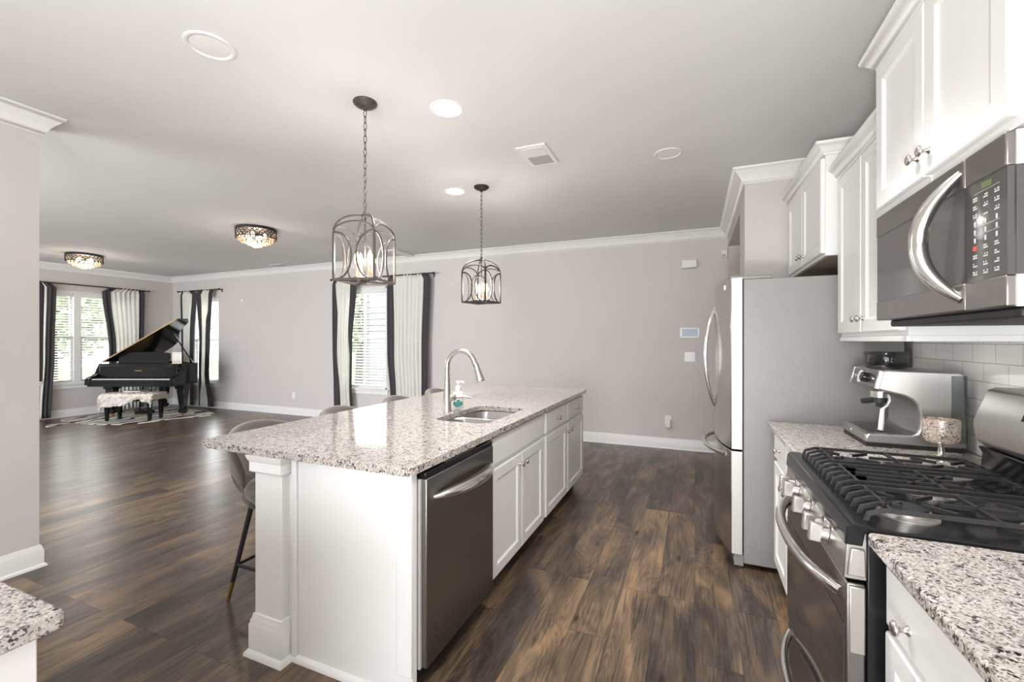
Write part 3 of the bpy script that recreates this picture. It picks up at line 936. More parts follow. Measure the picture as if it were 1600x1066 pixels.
# ------------------------------------------------------------------ bar stools
def make_stool(label):
    t = thing('bar_stool', label, 'bar stool', (-2.06, 1.75, 0), group='grey velvet bar stools along the island', local=True)
    # local frame: seat centre at the origin, back towards -x
    def shell_row(v, ths):
        out = []
        for th in ths:
            a = radians(th)
            k = max(0.0, -cos(a))                     # 1 at the back
            side = abs(sin(a))
            zt = 0.60 + 0.325 * k ** 0.55 + 0.05 * side * (1 - k)
            zb = 0.515
            z = zb + (zt - zb) * v
            rad = 0.155 + 0.095 * min(1.0, v * 2.6) ** 0.6 + 0.045 * v * k
            out.append((rad * cos(a) * 0.95 - 0.02, rad * sin(a), z))
        return out
    ths = [92 + (268 - 92) * i / 22 for i in range(23)]
    vs = [0, 0.08, 0.2, 0.34, 0.48, 0.62, 0.74, 0.86, 0.95, 1.0]
    rows = [shell_row(v, ths) for v in vs]
    g = G()
    n = len(ths)
    g.v = [p for r in rows for p in r]
    for i in range(len(vs) - 1):
        for j in range(n - 1):
            off = abs((ths[j] + ths[j + 1]) / 2 - 180)
            if 2 <= i <= 4 and off > 44:
                continue                               # the cut-out between seat and wing
            g.f.append((i * n + j, i * n + j + 1, (i + 1) * n + j + 1, (i + 1) * n + j))
    g.build('backrest', VELVET, t, solid=0.034, subsurf=2, sharp=180)
    s = G()
    prof = [(0.05, 0.505), (0.13, 0.512), (0.19, 0.535), (0.222, 0.57), (0.226, 0.60), (0.205, 0.628), (0.15, 0.642), (0.0, 0.646)]
    s.lathe(prof, (0.01, 0, 0), n=28, sx=1.0)
    s.build('seat', VELVET, t, sharp=180)
    for sx in (-1, 1):
        for sy in (-1, 1):
            a = Vector((sx * 0.13, sy * 0.13, 0.515))
            b = Vector((sx * 0.228, sy * 0.196, 0.0))
            m = a.lerp(b, 0.80)
            lg = G().tube([a, m], [0.0135, 0.0115], 12).build('leg', BLACKM, t, sharp=60)
            G().tube([m, b], [0.0116, 0.0085], 12).build('brass_foot', BRASS, lg, sharp=60)
    f = 0.63
    q = [(sx * (0.13 + 0.098 * f), sy * (0.13 + 0.066 * f), 0.515 * (1 - f)) for sx, sy in ((-1, -1), (1, -1), (1, 1), (-1, 1))]
    g = G()
    for i in range(4):
        g.tube([q[i], q[(i + 1) % 4]], 0.0085, 10)
    g.build('footrest', BLACKM, t, sharp=60)
    return t
st = make_stool('grey velvet bar stool with black legs and brass feet beside the island corner post')
dup(st, (-2.06, 2.36, 0), 'grey velvet bar stool tucked under the counter, second along from the corner post')
dup(st, (-2.06, 2.99, 0), 'grey velvet bar stool in front of the curtained window, its rim just above the granite')
dup(st, (-2.06, 3.60, 0), 'grey velvet bar stool at the far end, its rim showing behind the faucet')

# ------------------------------------------------------------------ refrigerator
fr = thing('refrigerator', 'stainless french-door refrigerator with grey sides against the alcove', 'refrigerator', (0.6, 3.43, 0))
RY0, RY1 = 2.98, 3.89
G().box(0.272, 1.04, RY0, RY1, 0.035, 1.757).build('cabinet_body', GREYP, fr, bevel=0.004)
def bulge(y):
    u = (y - (RY0 + RY1) / 2) / ((RY1 - RY0) / 2)
    return 0.203 - 0.075 * (1 - abs(u) ** 2.2)
def fridge_leaf(y0, y1, z0, z1, name):
    ys = [y0 + (y1 - y0) * i / 12 for i in range(13)]
    poly = [(bulge(y), y) for y in ys] + [(0.262, y1), (0.262, y0)]
    return G().prism(poly, flat, z0, z1).build(name, FRSTEEL, fr, bevel=0.005, sharp=30)
ym = (RY0 + RY1) / 2
d1 = fridge_leaf(RY0, ym - 0.003, 0.722, 1.770, 'door')
d2 = fridge_leaf(ym + 0.003, RY1, 0.722, 1.770, 'door')
d3 = fridge_leaf(RY0, RY1, 0.085, 0.712, 'freezer_drawer')
for nm, z0, z1, p in (('door_side', 0.724, 1.768, d1), ('drawer_side', 0.087, 0.71, d3)):
    G().box(0.2065, 0.2635, RY0 - 0.0022, RY0 + 0.004, z0, z1).build(nm, DOORED, p)
def fh(y, s):
    pts = []
    for i in range(25):
        u = -1 + 2 * i / 24
        pts.append((bulge(y) + 0.004 - 0.066 * (1 - u * u) ** 0.9, y + s * 0.055 * (1 - u * u), 1.272 + 0.345 * u))
    return pts
G().tube(fh(ym - 0.030, -1), 0.0125, 12, up=(1, 0, 0)).build('handle', STEELH, d1, sharp=60)
G().tube(fh(ym + 0.030, 1), 0.0125, 12, up=(1, 0, 0)).build('handle', STEELH, d2, sharp=60)
pts = []
for i in range(25):
    u = -1 + 2 * i / 24
    y = ym + u * 0.37
    pts.append((bulge(y) + 0.004 - 0.07 * (1 - abs(u) ** 2.4), y, 0.672))
G().tube(pts, 0.014, 12).build('handle', STEELH, d3, sharp=60)
G().box(0.20, 0.262, RY0 + 0.02, RY0 + 0.09, 1.770, 1.785).box(0.24, 0.42, RY0 + 0.003, RY0 + 0.10, 1.757, 1.778).build('hinge_cover', GREYP, fr, bevel=0.005)
G().box(0.22, 0.272, RY0 + 0.01, RY1 - 0.01, 0.012, 0.08).build('base_grille', GREYP, fr, bevel=0.003)
G().box(0.236, 0.262, RY0 - 0.001, RY0 + 0.03, 0.0, 0.012).box(0.9, 0.95, RY0 + 0.03, RY0 + 0.08, 0, 0.035).box(0.9, 0.95, RY1 - 0.08, RY1 - 0.03, 0, 0.035).box(0.236, 0.262, RY1 - 0.03, RY1, 0.0, 0.012).build('foot', BLACKM, fr)
yb = RY0 + 0.10
G().box(bulge(yb) - 0.004, bulge(yb) + 0.02, yb - 0.02, yb + 0.03, 1.705, 1.735).build('badge', GREYINK, d1, bevel=0.002)
G().box(0.262, 0.272, RY0 + 0.004, RY1 - 0.004, 0.09, 1.765).build('door_gasket', BLACKM, fr)

# ------------------------------------------------------------------ wall cabinets
def crown_run(path, z, parent, name='crown_moulding'):
    p = [(0, z), (0.012, z), (0.014, z + 0.010), (0.022, z + 0.014), (0.030, z + 0.030), (0.046, z + 0.048), (0.054, z + 0.052), (0.058, z + 0.066), (0, z + 0.066)]
    return G().sweep(path, p).build(name, CAB, parent, sharp=40)
NX = (-1, 0, 0)
# over the refrigerator
uc = thing('fridge_wall_cabinet', 'white two-door wall cabinet hung above the refrigerator', 'cabinet', (0.88, 3.45, 1.86))
FCX = 0.682
b_ = G().box(FCX, XR, 2.968, 3.94, 1.868, 2.44).build('cabinet_body', CAB, uc, bevel=0.002)
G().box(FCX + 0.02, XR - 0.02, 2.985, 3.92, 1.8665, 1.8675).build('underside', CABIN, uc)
M = facing_nx(FCX)
door(uc, M, 2.985, 3.455, 1.885, 2.425, (3.425, 1.945), NX)
door(uc, M, 3.465, 3.925, 1.885, 2.425, (3.495, 1.945), NX)
crown_run([(XR, 2.968), (FCX - 0.0, 2.968), (FCX, 3.94), (XR, 3.94)], 2.435, uc)
# tall pair beside the microwave
TCX = 0.750
tc_ = thing('wall_cabinet', 'tall white two-door wall cabinet above the espresso machine', 'cabinet', (0.92, 2.53, 1.39))
G().box(TCX, XR - 0.009, 2.118, 2.948, 1.405, 2.29).build('cabinet_body', CAB, tc_, bevel=0.002)
M = facing_nx(TCX)
door(tc_, M, 2.145, 2.565, 1.425, 2.275, (2.535, 1.49), NX)
door(tc_, M, 2.575, 2.935, 1.425, 2.275, (2.605, 1.49), NX)
G().box(TCX - 0.006, TCX + 0.012, 2.118, 2.948, 1.382, 1.405).box(TCX + 0.012, XR - 0.009, 2.118, 2.136, 1.382, 1.405).build('light_rail', CAB, tc_, bevel=0.002)
crown_run([(XR - 0.009, 2.118), (TCX, 2.118), (TCX, 2.948), (XR - 0.009, 2.948)], 2.285, tc_)
# above the microwave
NCX = 0.665
nc = thing('microwave_wall_cabinet', 'white two-door wall cabinet directly above the microwave', 'cabinet', (0.87, 1.72, 1.86))
G().box(NCX, XR - 0.009, 1.310, 2.112, 1.866, 2.44).build('cabinet_body', CAB, nc, bevel=0.002)
M = facing_nx(NCX)
door(nc, M, 1.333, 1.715, 1.888, 2.425, (1.745 - 0.06, 1.955), NX)
door(nc, M, 1.725, 2.102, 1.888, 2.425, (1.755, 1.955), NX)
crown_run([(XR - 0.009, 1.310), (NCX, 1.310), (NCX, 2.112), (XR - 0.009, 2.112)], 2.435, nc)
# ------------------------------------------------------------------ microwave
mw = thing('microwave', 'stainless over-range microwave with curved bar handle and dark keypad', 'microwave', (0.86, 1.72, 1.45))
MX = 0.662
G().box(MX + 0.012, XR - 0.009, 1.340, 2.100, 1.462, 1.862).build('cabinet_body', STEELD, mw, bevel=0.003)
M = facing_nx(MX)
HY = 1.502
dr = G().obox(M, HY + 0.002, 2.100, 1.780, 1.858, -0.012, 0.016).obox(M, HY + 0.002, 2.100, 1.462, 1.534, -0.012, 0.016).build('door', STEELD, mw, bevel=0.004)
G().obox(M, HY + 0.002, 2.100, 1.534, 1.780, -0.012, 0.013).build('door_glass', MWGLASS, dr)
G().obox(M, 1.338, HY - 0.002, 1.780, 1.858, -0.012, 0.016).build('control_surround', STEELD, mw, bevel=0.004)
G().obox(M, 1.338, HY - 0.002, 1.462, 1.534, -0.012, 0.016).build('control_surround', STEELD, mw, bevel=0.004)
cg = G().obox(M, 1.338, HY - 0.002, 1.534, 1.780, -0.012, 0.013).build('control_panel', MWGLASS, mw)
G().box(MX, XR - 0.02, 1.3335, 1.3385, 1.780, 1.858).build('side_band', DOORED, mw)
G().box(MX, XR - 0.02, 1.3335, 1.3385, 1.462, 1.534).build('side_band', DOORED, mw)
G().box(MX, XR - 0.02, 1.3342, 1.3385, 1.534, 1.780).build('side_panel', MWGLASS, mw)
hp = []
for i in range(25):
    u = -1 + 2 * i / 24
    hp.append((MX - 0.016 - 0.062 * (1 - abs(u) ** 2.4) + 0.003, HY + 0.02 + 0.075 * (1 - u * u) , 1.660 + 0.168 * u))
rs = [0.024 * (0.45 + 0.55 * (1 - abs(-1 + 2 * i / 24) ** 3)) for i in range(25)]
G().tube(hp, rs, 14, ry=0.010, up=(0, 1, 0)).build('handle', STEELH, dr, sharp=60)
g = G()
kr = random.Random(3)
for r in range(10):
    for c in range(3):
        z = 1.738 - r * 0.0205
        y = 1.462 - c * 0.043
        if r == 6 and c == 0:
            continue
        wdt = 0.010 if r in (3, 4, 5) else 0.024
        if r in (3, 4, 5):
            g.obox(M, y - 0.003, y + 0.003, z - 0.006, z + 0.006, 0.0125, 0.0136)
        else:
            for q in range(4):
                g.obox(M, y - 0.009 + q * 0.0046, y - 0.0063 + q * 0.0046, z - 0.0048, z - 0.001, 0.0125, 0.0136)
                if kr.random() < 0.7:
                    g.obox(M, y - 0.009 + q * 0.0046, y - 0.0063 + q * 0.0046, z + 0.001, z + 0.0048, 0.0125, 0.0136)
for z in (1.668, 1.648, 1.752):
    g.obox(M, 1.365, 1.465, z - 0.0004, z + 0.0004, 0.0125, 0.0133)
g.build('key_markings', MARK, cg)
G().obox(M, 1.455, 1.47, 1.610, 1.622, 0.0125, 0.0136).build('stop_key', REDM, cg)
G().obox(M, 1.395, 1.435, 1.757, 1.772, 0.0125, 0.0134).build('clock_display', GREENM, cg)
g = G()
for q in range(7):
    y = 1.735 - q * 0.0068
    g.obox(M, y, y + 0.0046, 1.748, 1.756, 0.0125, 0.0136)
g.build('badge', GREYINK, dr)
G().box(MX + 0.02, XR - 0.02, 1.36, 2.08, 1.438, 1.462).build('vent_underside', BLACKM, mw, bevel=0.006)

# ------------------------------------------------------------------ base cabinets and counters on the cooking wall
BX = 0.440
MB_ = facing_nx(BX)
fb = thing('base_cabinet', 'white base cabinet with two drawers and two doors beside the refrigerator', 'cabinet', (0.75, 2.53, 0))
G().box(BX, XR - 0.01, 2.125, 2.930, 0.10, 0.882).build('cabinet_body', CAB, fb)
G().box(BX + 0.07, XR - 0.02, 2.13, 2.925, 0, 0.10).build('toe_kick', TOEKICK, fb)
drawer(fb, MB_, 2.140, 2.505, 0.715, 0.862, (2.32, 0.79), NX)
drawer(fb, MB_, 2.535, 2.905, 0.715, 0.862, (2.72, 0.79), NX)
door(fb, MB_, 2.140, 2.505, 0.115, 0.695, (2.475, 0.635), NX)
door(fb, MB_, 2.535, 2.905, 0.115, 0.695, (2.565, 0.635), NX)
counter('range_side_countertop', 'short speckled granite counter holding the espresso machine', rounded(0.391, XR - 0.008, 2.116, 2.935, 0.012), 0.882, 0.914)
nb = thing('near_base_cabinet', 'white base cabinet with drawer and door on the near side of the range', 'cabinet', (0.75, 0.9, 0))
G().box(BX, XR - 0.01, 0.36, 1.325, 0.10, 0.882).build('cabinet_body', CAB, nb)
G().box(BX + 0.07, XR - 0.02, 0.37, 1.32, 0, 0.10).build('toe_kick', TOEKICK, nb)
drawer(nb, MB_, 0.86, 1.312, 0.705, 0.862, (1.185, 0.765), NX)
door(nb, MB_, 0.86, 1.312, 0.115, 0.690, (0.89, 0.635), NX)
drawer(nb, MB_, 0.38, 0.835, 0.705, 0.862, (0.61, 0.765), NX)
door(nb, MB_, 0.38, 0.835, 0.115, 0.690, (0.80, 0.635), NX)
counter('near_countertop', 'speckled granite counter on the near side of the gas range', rounded(0.391, XR - 0.008, 0.33, 1.332, 0.012), 0.882, 0.914)

# near-left counter end
lb = thing('peninsula_base_cabinet', 'white base cabinet end under the granite counter by the partition wall', 'cabinet', (-1.5, 0.0, 0))
G().box(-2.3, -1.062, -0.7, 0.376, 0.0, 0.882).build('cabinet_body', CAB, lb, bevel=0.002)
G().box(-1.062, -1.047, 0.315, 0.378, 0.0, 0.88).build('stile', CAB, lb, bevel=0.002)
G().box(-1.062, -1.047, -0.7, 0.305, 0.10, 0.86).build('side_panel', CAB, lb, bevel=0.002)
counter('peninsula_countertop', 'granite counter corner with pale speckle at the partition wall side', rounded(-2.35, -1.018, -0.75, 0.404, 0.010), 0.882, 0.914)

# ------------------------------------------------------------------ gas range
ra = thing('gas_range', 'stainless gas range with black cooktop and five front knobs', 'range', (0.65, 1.72, 0))
RA0, RA1 = 1.342, 2.106
G().box(0.395, 1.03, RA0, RA1, 0.03, 0.905).build('cabinet_body', BLACKG, ra, bevel=0.003)
# sloped control panel
poly = [(0.345, 0.785), (0.395, 0.785), (0.395, 0.905), (0.368, 0.905), (0.352, 0.87)]
cpn = G().prism(poly, lambda u, v, w: (u, w, v), RA0, RA1).build('control_panel', STEEL, ra, bevel=0.003)
ktilt = Vector((-1, 0, 0.12)).normalized()
for y in (1.480, 1.556, 1.702, 1.866, 1.945):
    k = G().lathe([(0.027, 0), (0.027, 0.004), (0.020, 0.006), (0.018, 0.022), (0.0001, 0.022)], (0.349, y, 0.838), ktilt, 22).build('knob', NICKEL, cpn, sharp=40)
    c = Vector((0.349, y, 0.838)) + ktilt * 0.018
    up = ktilt.cross(Vector((0, 1, 0)))
    mat_ = lambda u, v, w: tuple(c + Vector((0, 1, 0)) * u + up * v + ktilt * w)
    G().obox(mat_, -0.011, 0.011, -0.026, 0.026, 0, 0.032).build('knob_grip', SILVERPL, k, bevel=0.004)
G().prism([(0.352, 0.795), (0.392, 0.795), (0.390, 0.865), (0.360, 0.865)], lambda u, v, w: (u, w, v), RA0 - 0.006, RA0 + 0.001).build('panel_end_cap', SILVERPL, ra, bevel=0.004)
od = G().box(0.352, 0.393, RA0 + 0.002, RA1 - 0.002, 0.255, 0.775).build('oven_door', STEELD, ra, bevel=0.005)
G().box(0.3495, 0.353, RA0 + 0.012, RA1 - 0.012, 0.262, 0.665).build('oven_window', DKGLASS, od)
G().box(0.356, 0.391, RA0 - 0.005, RA0 + 0.003, 0.60, 0.77).build('door_end_cap', SILVERPL, od, bevel=0.004)
pts = []
for i in range(25):
    u = -1 + 2 * i / 24
    pts.append((0.352 - 0.068 * (1 - abs(u) ** 2.6), 1.724 + u * 0.355, 0.735))
G().tube(pts, 0.0165, 14).build('handle', STEELH, od, sharp=60)
sd = G().box(0.356, 0.393, RA0 + 0.002, RA1 - 0.002, 0.055, 0.245).build('storage_drawer', STEELD, ra, bevel=0.005)
pts = []
for i in range(25):
    u = -1 + 2 * i / 24
    pts.append((0.356 - 0.06 * (1 - abs(u) ** 2.6), 1.724 + u * 0.34, 0.205))
G().tube(pts, 0.013, 12).build('handle', STEELH, sd, sharp=60)
G().box(0.42, 0.45, RA0 + 0.02, RA0 + 0.06, 0, 0.03).box(0.42, 0.45, RA1 - 0.06, RA1 - 0.02, 0, 0.03).box(0.95, 0.98, RA0 + 0.02, RA0 + 0.06, 0, 0.03).box(0.95, 0.98, RA1 - 0.06, RA1 - 0.02, 0, 0.03).build('foot', BLACKM, ra)
# cooktop tray with rolled front
ct = G()
ct.prism([(0.348, 0.872), (0.352, 0.915), (0.360, 0.926), (0.395, 0.928), (0.410, 0.920), (0.93, 0.920), (0.945, 0.93), (0.945, 0.905), (0.39, 0.905), (0.385, 0.872)],
         lambda u, v, w: (u, w, v), RA0 - 0.004, RA1 + 0.004).build('cooktop', BLACKG, ra, bevel=0.003)
for i, (x, y, r) in enumerate(((0.52, 1.475, 0.048), (0.52, 1.965, 0.055), (0.80, 1.475, 0.042), (0.80, 1.965, 0.048), (0.66, 1.72, 0.052))):
    bu = G().lathe([(r * 1.35, 0), (r * 1.35, 0.004), (r, 0.008), (r, 0.018), (0.001, 0.018)], (x, y, 0.920), n=24).build('burner', SILVERPL, ra, sharp=40)
    G().lathe([(r * 0.86, 0.018), (r * 0.9, 0.021), (r * 0.86, 0.026), (0.001, 0.027)], (x, y, 0.920), n=24).build('burner_cap', BLACKM, bu, sharp=40)
def bar(g, pts, w=0.008, h=0.010):
    g.tube(pts, w * 0.7, 4, ry=h * 0.7, up=(0, 1, 0) if abs(pts[1][0] - pts[0][0]) > abs(pts[1][1] - pts[0][1]) else (1, 0, 0))
def grate(y0, y1, centres):
    g = G()
    zt = 0.957
    n = 5
    for i in range(n):
        y = y0 + (y1 - y0) * (0.5 + i) / n
        edge = i in (0, n - 1)
        front = [(0.402, y, 0.926), (0.408, y, 0.945), (0.440, y, zt), (0.462, y, zt)]
        if edge:
            bar(g, front + [(0.885, y, zt), (0.915, y, 0.945), (0.925, y, 0.926)])
        else:
            bar(g, front + [(0.49 if i != 2 else 0.475, y, zt)])
            if not centres or i == 2:
                bar(g, [(0.585 if centres else 0.46, y, zt), (0.735, y, zt)])
            bar(g, [(0.850, y, zt), (0.885, y, zt), (0.915, y, 0.945), (0.925, y, 0.926)])
    for x in (0.455, 0.66, 0.872):
        ya = y0 + (y1 - y0) * 0.5 / n
        bar(g, [(x, ya, zt), (x, y1 - (ya - y0), zt)])
    ym_ = (y0 + y1) / 2
    for cx, cy in (centres or [(0.66, ym_)]):
        for k in range(4):
            a = radians(45 + 90 * k)
            bar(g, [(cx + 0.030 * cos(a), cy + 0.030 * sin(a), zt), (cx + 0.105 * cos(a), cy + 0.095 * sin(a), zt)])
    return g.build('grate', IRON, ra, bevel=0.0)
w3 = (RA1 - RA0 - 0.02) / 3
grate(RA0 + 0.01, RA0 + 0.01 + w3, [(0.52, 1.475), (0.80, 1.475)])
grate(RA0 + 0.01 + w3, RA0 + 0.01 + 2 * w3, None)
grate(RA0 + 0.01 + 2 * w3, RA1 - 0.01, [(0.52, 1.965), (0.80, 1.965)])
# backguard
bgp = [(0.952, 1.012), (0.930, 1.030), (0.922, 1.095), (0.962, 1.212), (0.985, 1.220), (1.06, 1.220), (1.06, 1.012)]
bk_ = G().prism(bgp, lambda u, v, w: (u, w, v), RA0, RA1 - 0.012).build('backguard', STEEL, ra, bevel=0.006)
G().prism([(0.945, 0.915), (0.950, 0.985), (0.938, 1.008), (1.05, 1.012), (1.05, 0.915)], lambda u, v, w: (u, w, v), RA0 + 0.002, RA1 - 0.004).build('backguard_base', BLACKG, ra, bevel=0.006)
P_ = Vector((0.944, 0, 1.16))
nrm = Vector((-0.117, 0, 0.04)).normalized()
upv = Vector((0.04, 0, 0.117)).normalized()
mat_ = lambda u, v, w: tuple(P_ + Vector((0, 1, 0)) * u + upv * v + nrm * w)
G().obox(mat_, 1.52, 1.86, -0.028, 0.028, -0.002, 0.003).build('clock_panel', BLACKG, bk_)

# ------------------------------------------------------------------ espresso machine
em = thing('espresso_machine', 'stainless espresso machine with bean hopper on the counter beside the refrigerator', 'espresso machine', (0.87, 2.57, 0.914))
EY0, EY1 = 2.400, 2.735
side = [(0.757, 1.252), (0.775, 1.258), (1.020, 1.252), (1.036, 1.243), (1.042, 0.932), (0.704, 0.932), (0.698, 0.942), (0.700, 0.962), (0.712, 0.974), (0.862, 0.976),
        (0.880, 0.985), (0.888, 1.010), (0.889, 1.067), (0.880, 1.108), (0.862, 1.130), (0.835, 1.144), (0.755, 1.164), (0.738, 1.172)]
G().prism(side, lambda u, v, w: (u, w, v), EY0, EY1).build('housing', STEEL, em, bevel=0.008, seg=3, sharp=40)
G().box(0.705, 1.04, EY0 + 0.01, EY1 - 0.01, 0.914, 0.933).build('base_foot', BLACKM, em)
# sloping front of the head
c0 = Vector((0.748, 0, 1.212))
fn = Vector((-0.080, 0, 0.019)).normalized()
fu = Vector((0.019, 0, 0.080)).normalized()
mat_ = lambda u, v, w: tuple(c0 + Vector((0, 1, 0)) * u + fu * v + fn * w)
fp = G().obox(mat_, EY0 + 0.012, EY1 - 0.012, -0.038, 0.036, -0.004, 0.006).build('front_panel', STEELD, em, bevel=0.003)
G().lathe([(0.022, 0), (0.022, 0.022), (0.019, 0.026), (0.001, 0.027)], mat_(2.52, 0.0, 0.006), fn, 20).build('dial', BLACKG, fp, sharp=40)
G().lathe([(0.030, 0), (0.030, 0.004), (0.026, 0.005), (0.001, 0.005)], mat_(2.61, 0.0, 0.006), fn, 24).build('pressure_gauge', PLASTIC, fp, sharp=40)
for y in (2.67, 2.70, 2.46):
    G().lathe([(0.010, 0), (0.010, 0.003), (0.001, 0.004)], mat_(y, 0.0, 0.006), fn, 14).build('button', STEELH, fp, sharp=40)
G().obox(mat_, EY0 - 0.002, EY0 + 0.010, -0.042, 0.042, -0.01, 0.008).obox(mat_, EY1 - 0.010, EY1 + 0.002, -0.042, 0.042, -0.01, 0.008).build('chrome_corner', STEELH, fp, bevel=0.003)
gh = G().lathe([(0.036, 0), (0.036, 0.028), (0.030, 0.034), (0.001, 0.034)], (0.800, 2.56, 1.120), n=22).build('group_head', STEELH, em, sharp=40)
G().lathe([(0.033, 0), (0.033, 0.018), (0.030, 0.024)], (0.800, 2.56, 1.096), n=22).tube([(0.79, 2.56, 1.108), (0.75, 2.55, 1.102), (0.728, 2.547, 1.100)], [0.010, 0.013, 0.012], 12)\
    .box(0.79, 0.81, 2.545, 2.575, 1.075, 1.096).build('portafilter', BLACKM, em, sharp=50)
G().tube([(0.800, 2.455, 1.145), (0.802, 2.45, 1.118), (0.792, 2.446, 1.096), (0.774, 2.444, 1.078)], 0.0062, 10).build('steam_arm', STEELH, em)
sw = G().tube([(0.774, 2.444, 1.080), (0.770, 2.444, 1.02), (0.767, 2.444, 0.985)], [0.008, 0.0105, 0.010], 12).build('steam_wand', PLASTIC, em, sharp=50)
g = G()
for i in range(9):
    x = 0.722 + i * 0.015
    g.box(x, x + 0.007, EY0 + 0.02, EY1 - 0.02, 0.9745, 0.9775)
g.build('drip_grid', STEELD, em)
G().box(0.699, 0.71, EY0 + 0.008, EY1 - 0.008, 0.936, 0.970).build('drip_tray', STEEL, em, bevel=0.003)
G().lathe([(0.070, 0.0), (0.076, 0.004), (0.082, 0.022), (0.083, 0.072), (0.081, 0.075), (0.078, 0.072), (0.076, 0.022), (0.066, 0.006), (0.001, 0.006)], (0.83, 2.58, 1.258), n=28).build('bean_hopper', SMOKE, em, sharp=40)
G().lathe([(0.058, 0.0), (0.060, 0.008), (0.052, 0.010), (0.001, 0.010)], (0.83, 2.58, 1.256), n=24).build('hopper_collar', STEELH, em, sharp=40)
G().box(0.990, 1.041, EY0 - 0.0025, EY0 + 0.004, 0.955, 1.238).build('water_tank', TANK, em, bevel=0.001)
G().lathe([(0.008, 0), (0.008, 0.003), (0.001, 0.003)], (0.699, 2.60, 0.953), (-1, 0, 0), 14).build('tray_emblem', STEELH, em)

ch = thing('candle_holder', 'footed candle bowl with branch pattern beside the espresso machine', 'candle holder', (0.90, 2.255, 0.914))
G().lathe([(0.046, 0), (0.046, 0.004), (0.020, 0.010), (0.010, 0.020), (0.0115, 0.035), (0.008, 0.05), (0.010, 0.062), (0.024, 0.068), (0.001, 0.069)], (0.90, 2.255, 0.914), n=24).build('pedestal', NICKEL, ch, sharp=60)
G().lathe([(0.030, 0.066), (0.046, 0.070), (0.054, 0.080), (0.056, 0.10), (0.0565, 0.160), (0.0535, 0.160), (0.052, 0.10), (0.044, 0.080), (0.001, 0.078)], (0.90, 2.255, 0.914), n=32).build('bowl', BRANCH, ch, sharp=50)
G().lathe([(0.050, 0.08), (0.0505, 0.150), (0.001, 0.150)], (0.90, 2.255, 0.914), n=24).build('candle', CANDLE, ch)

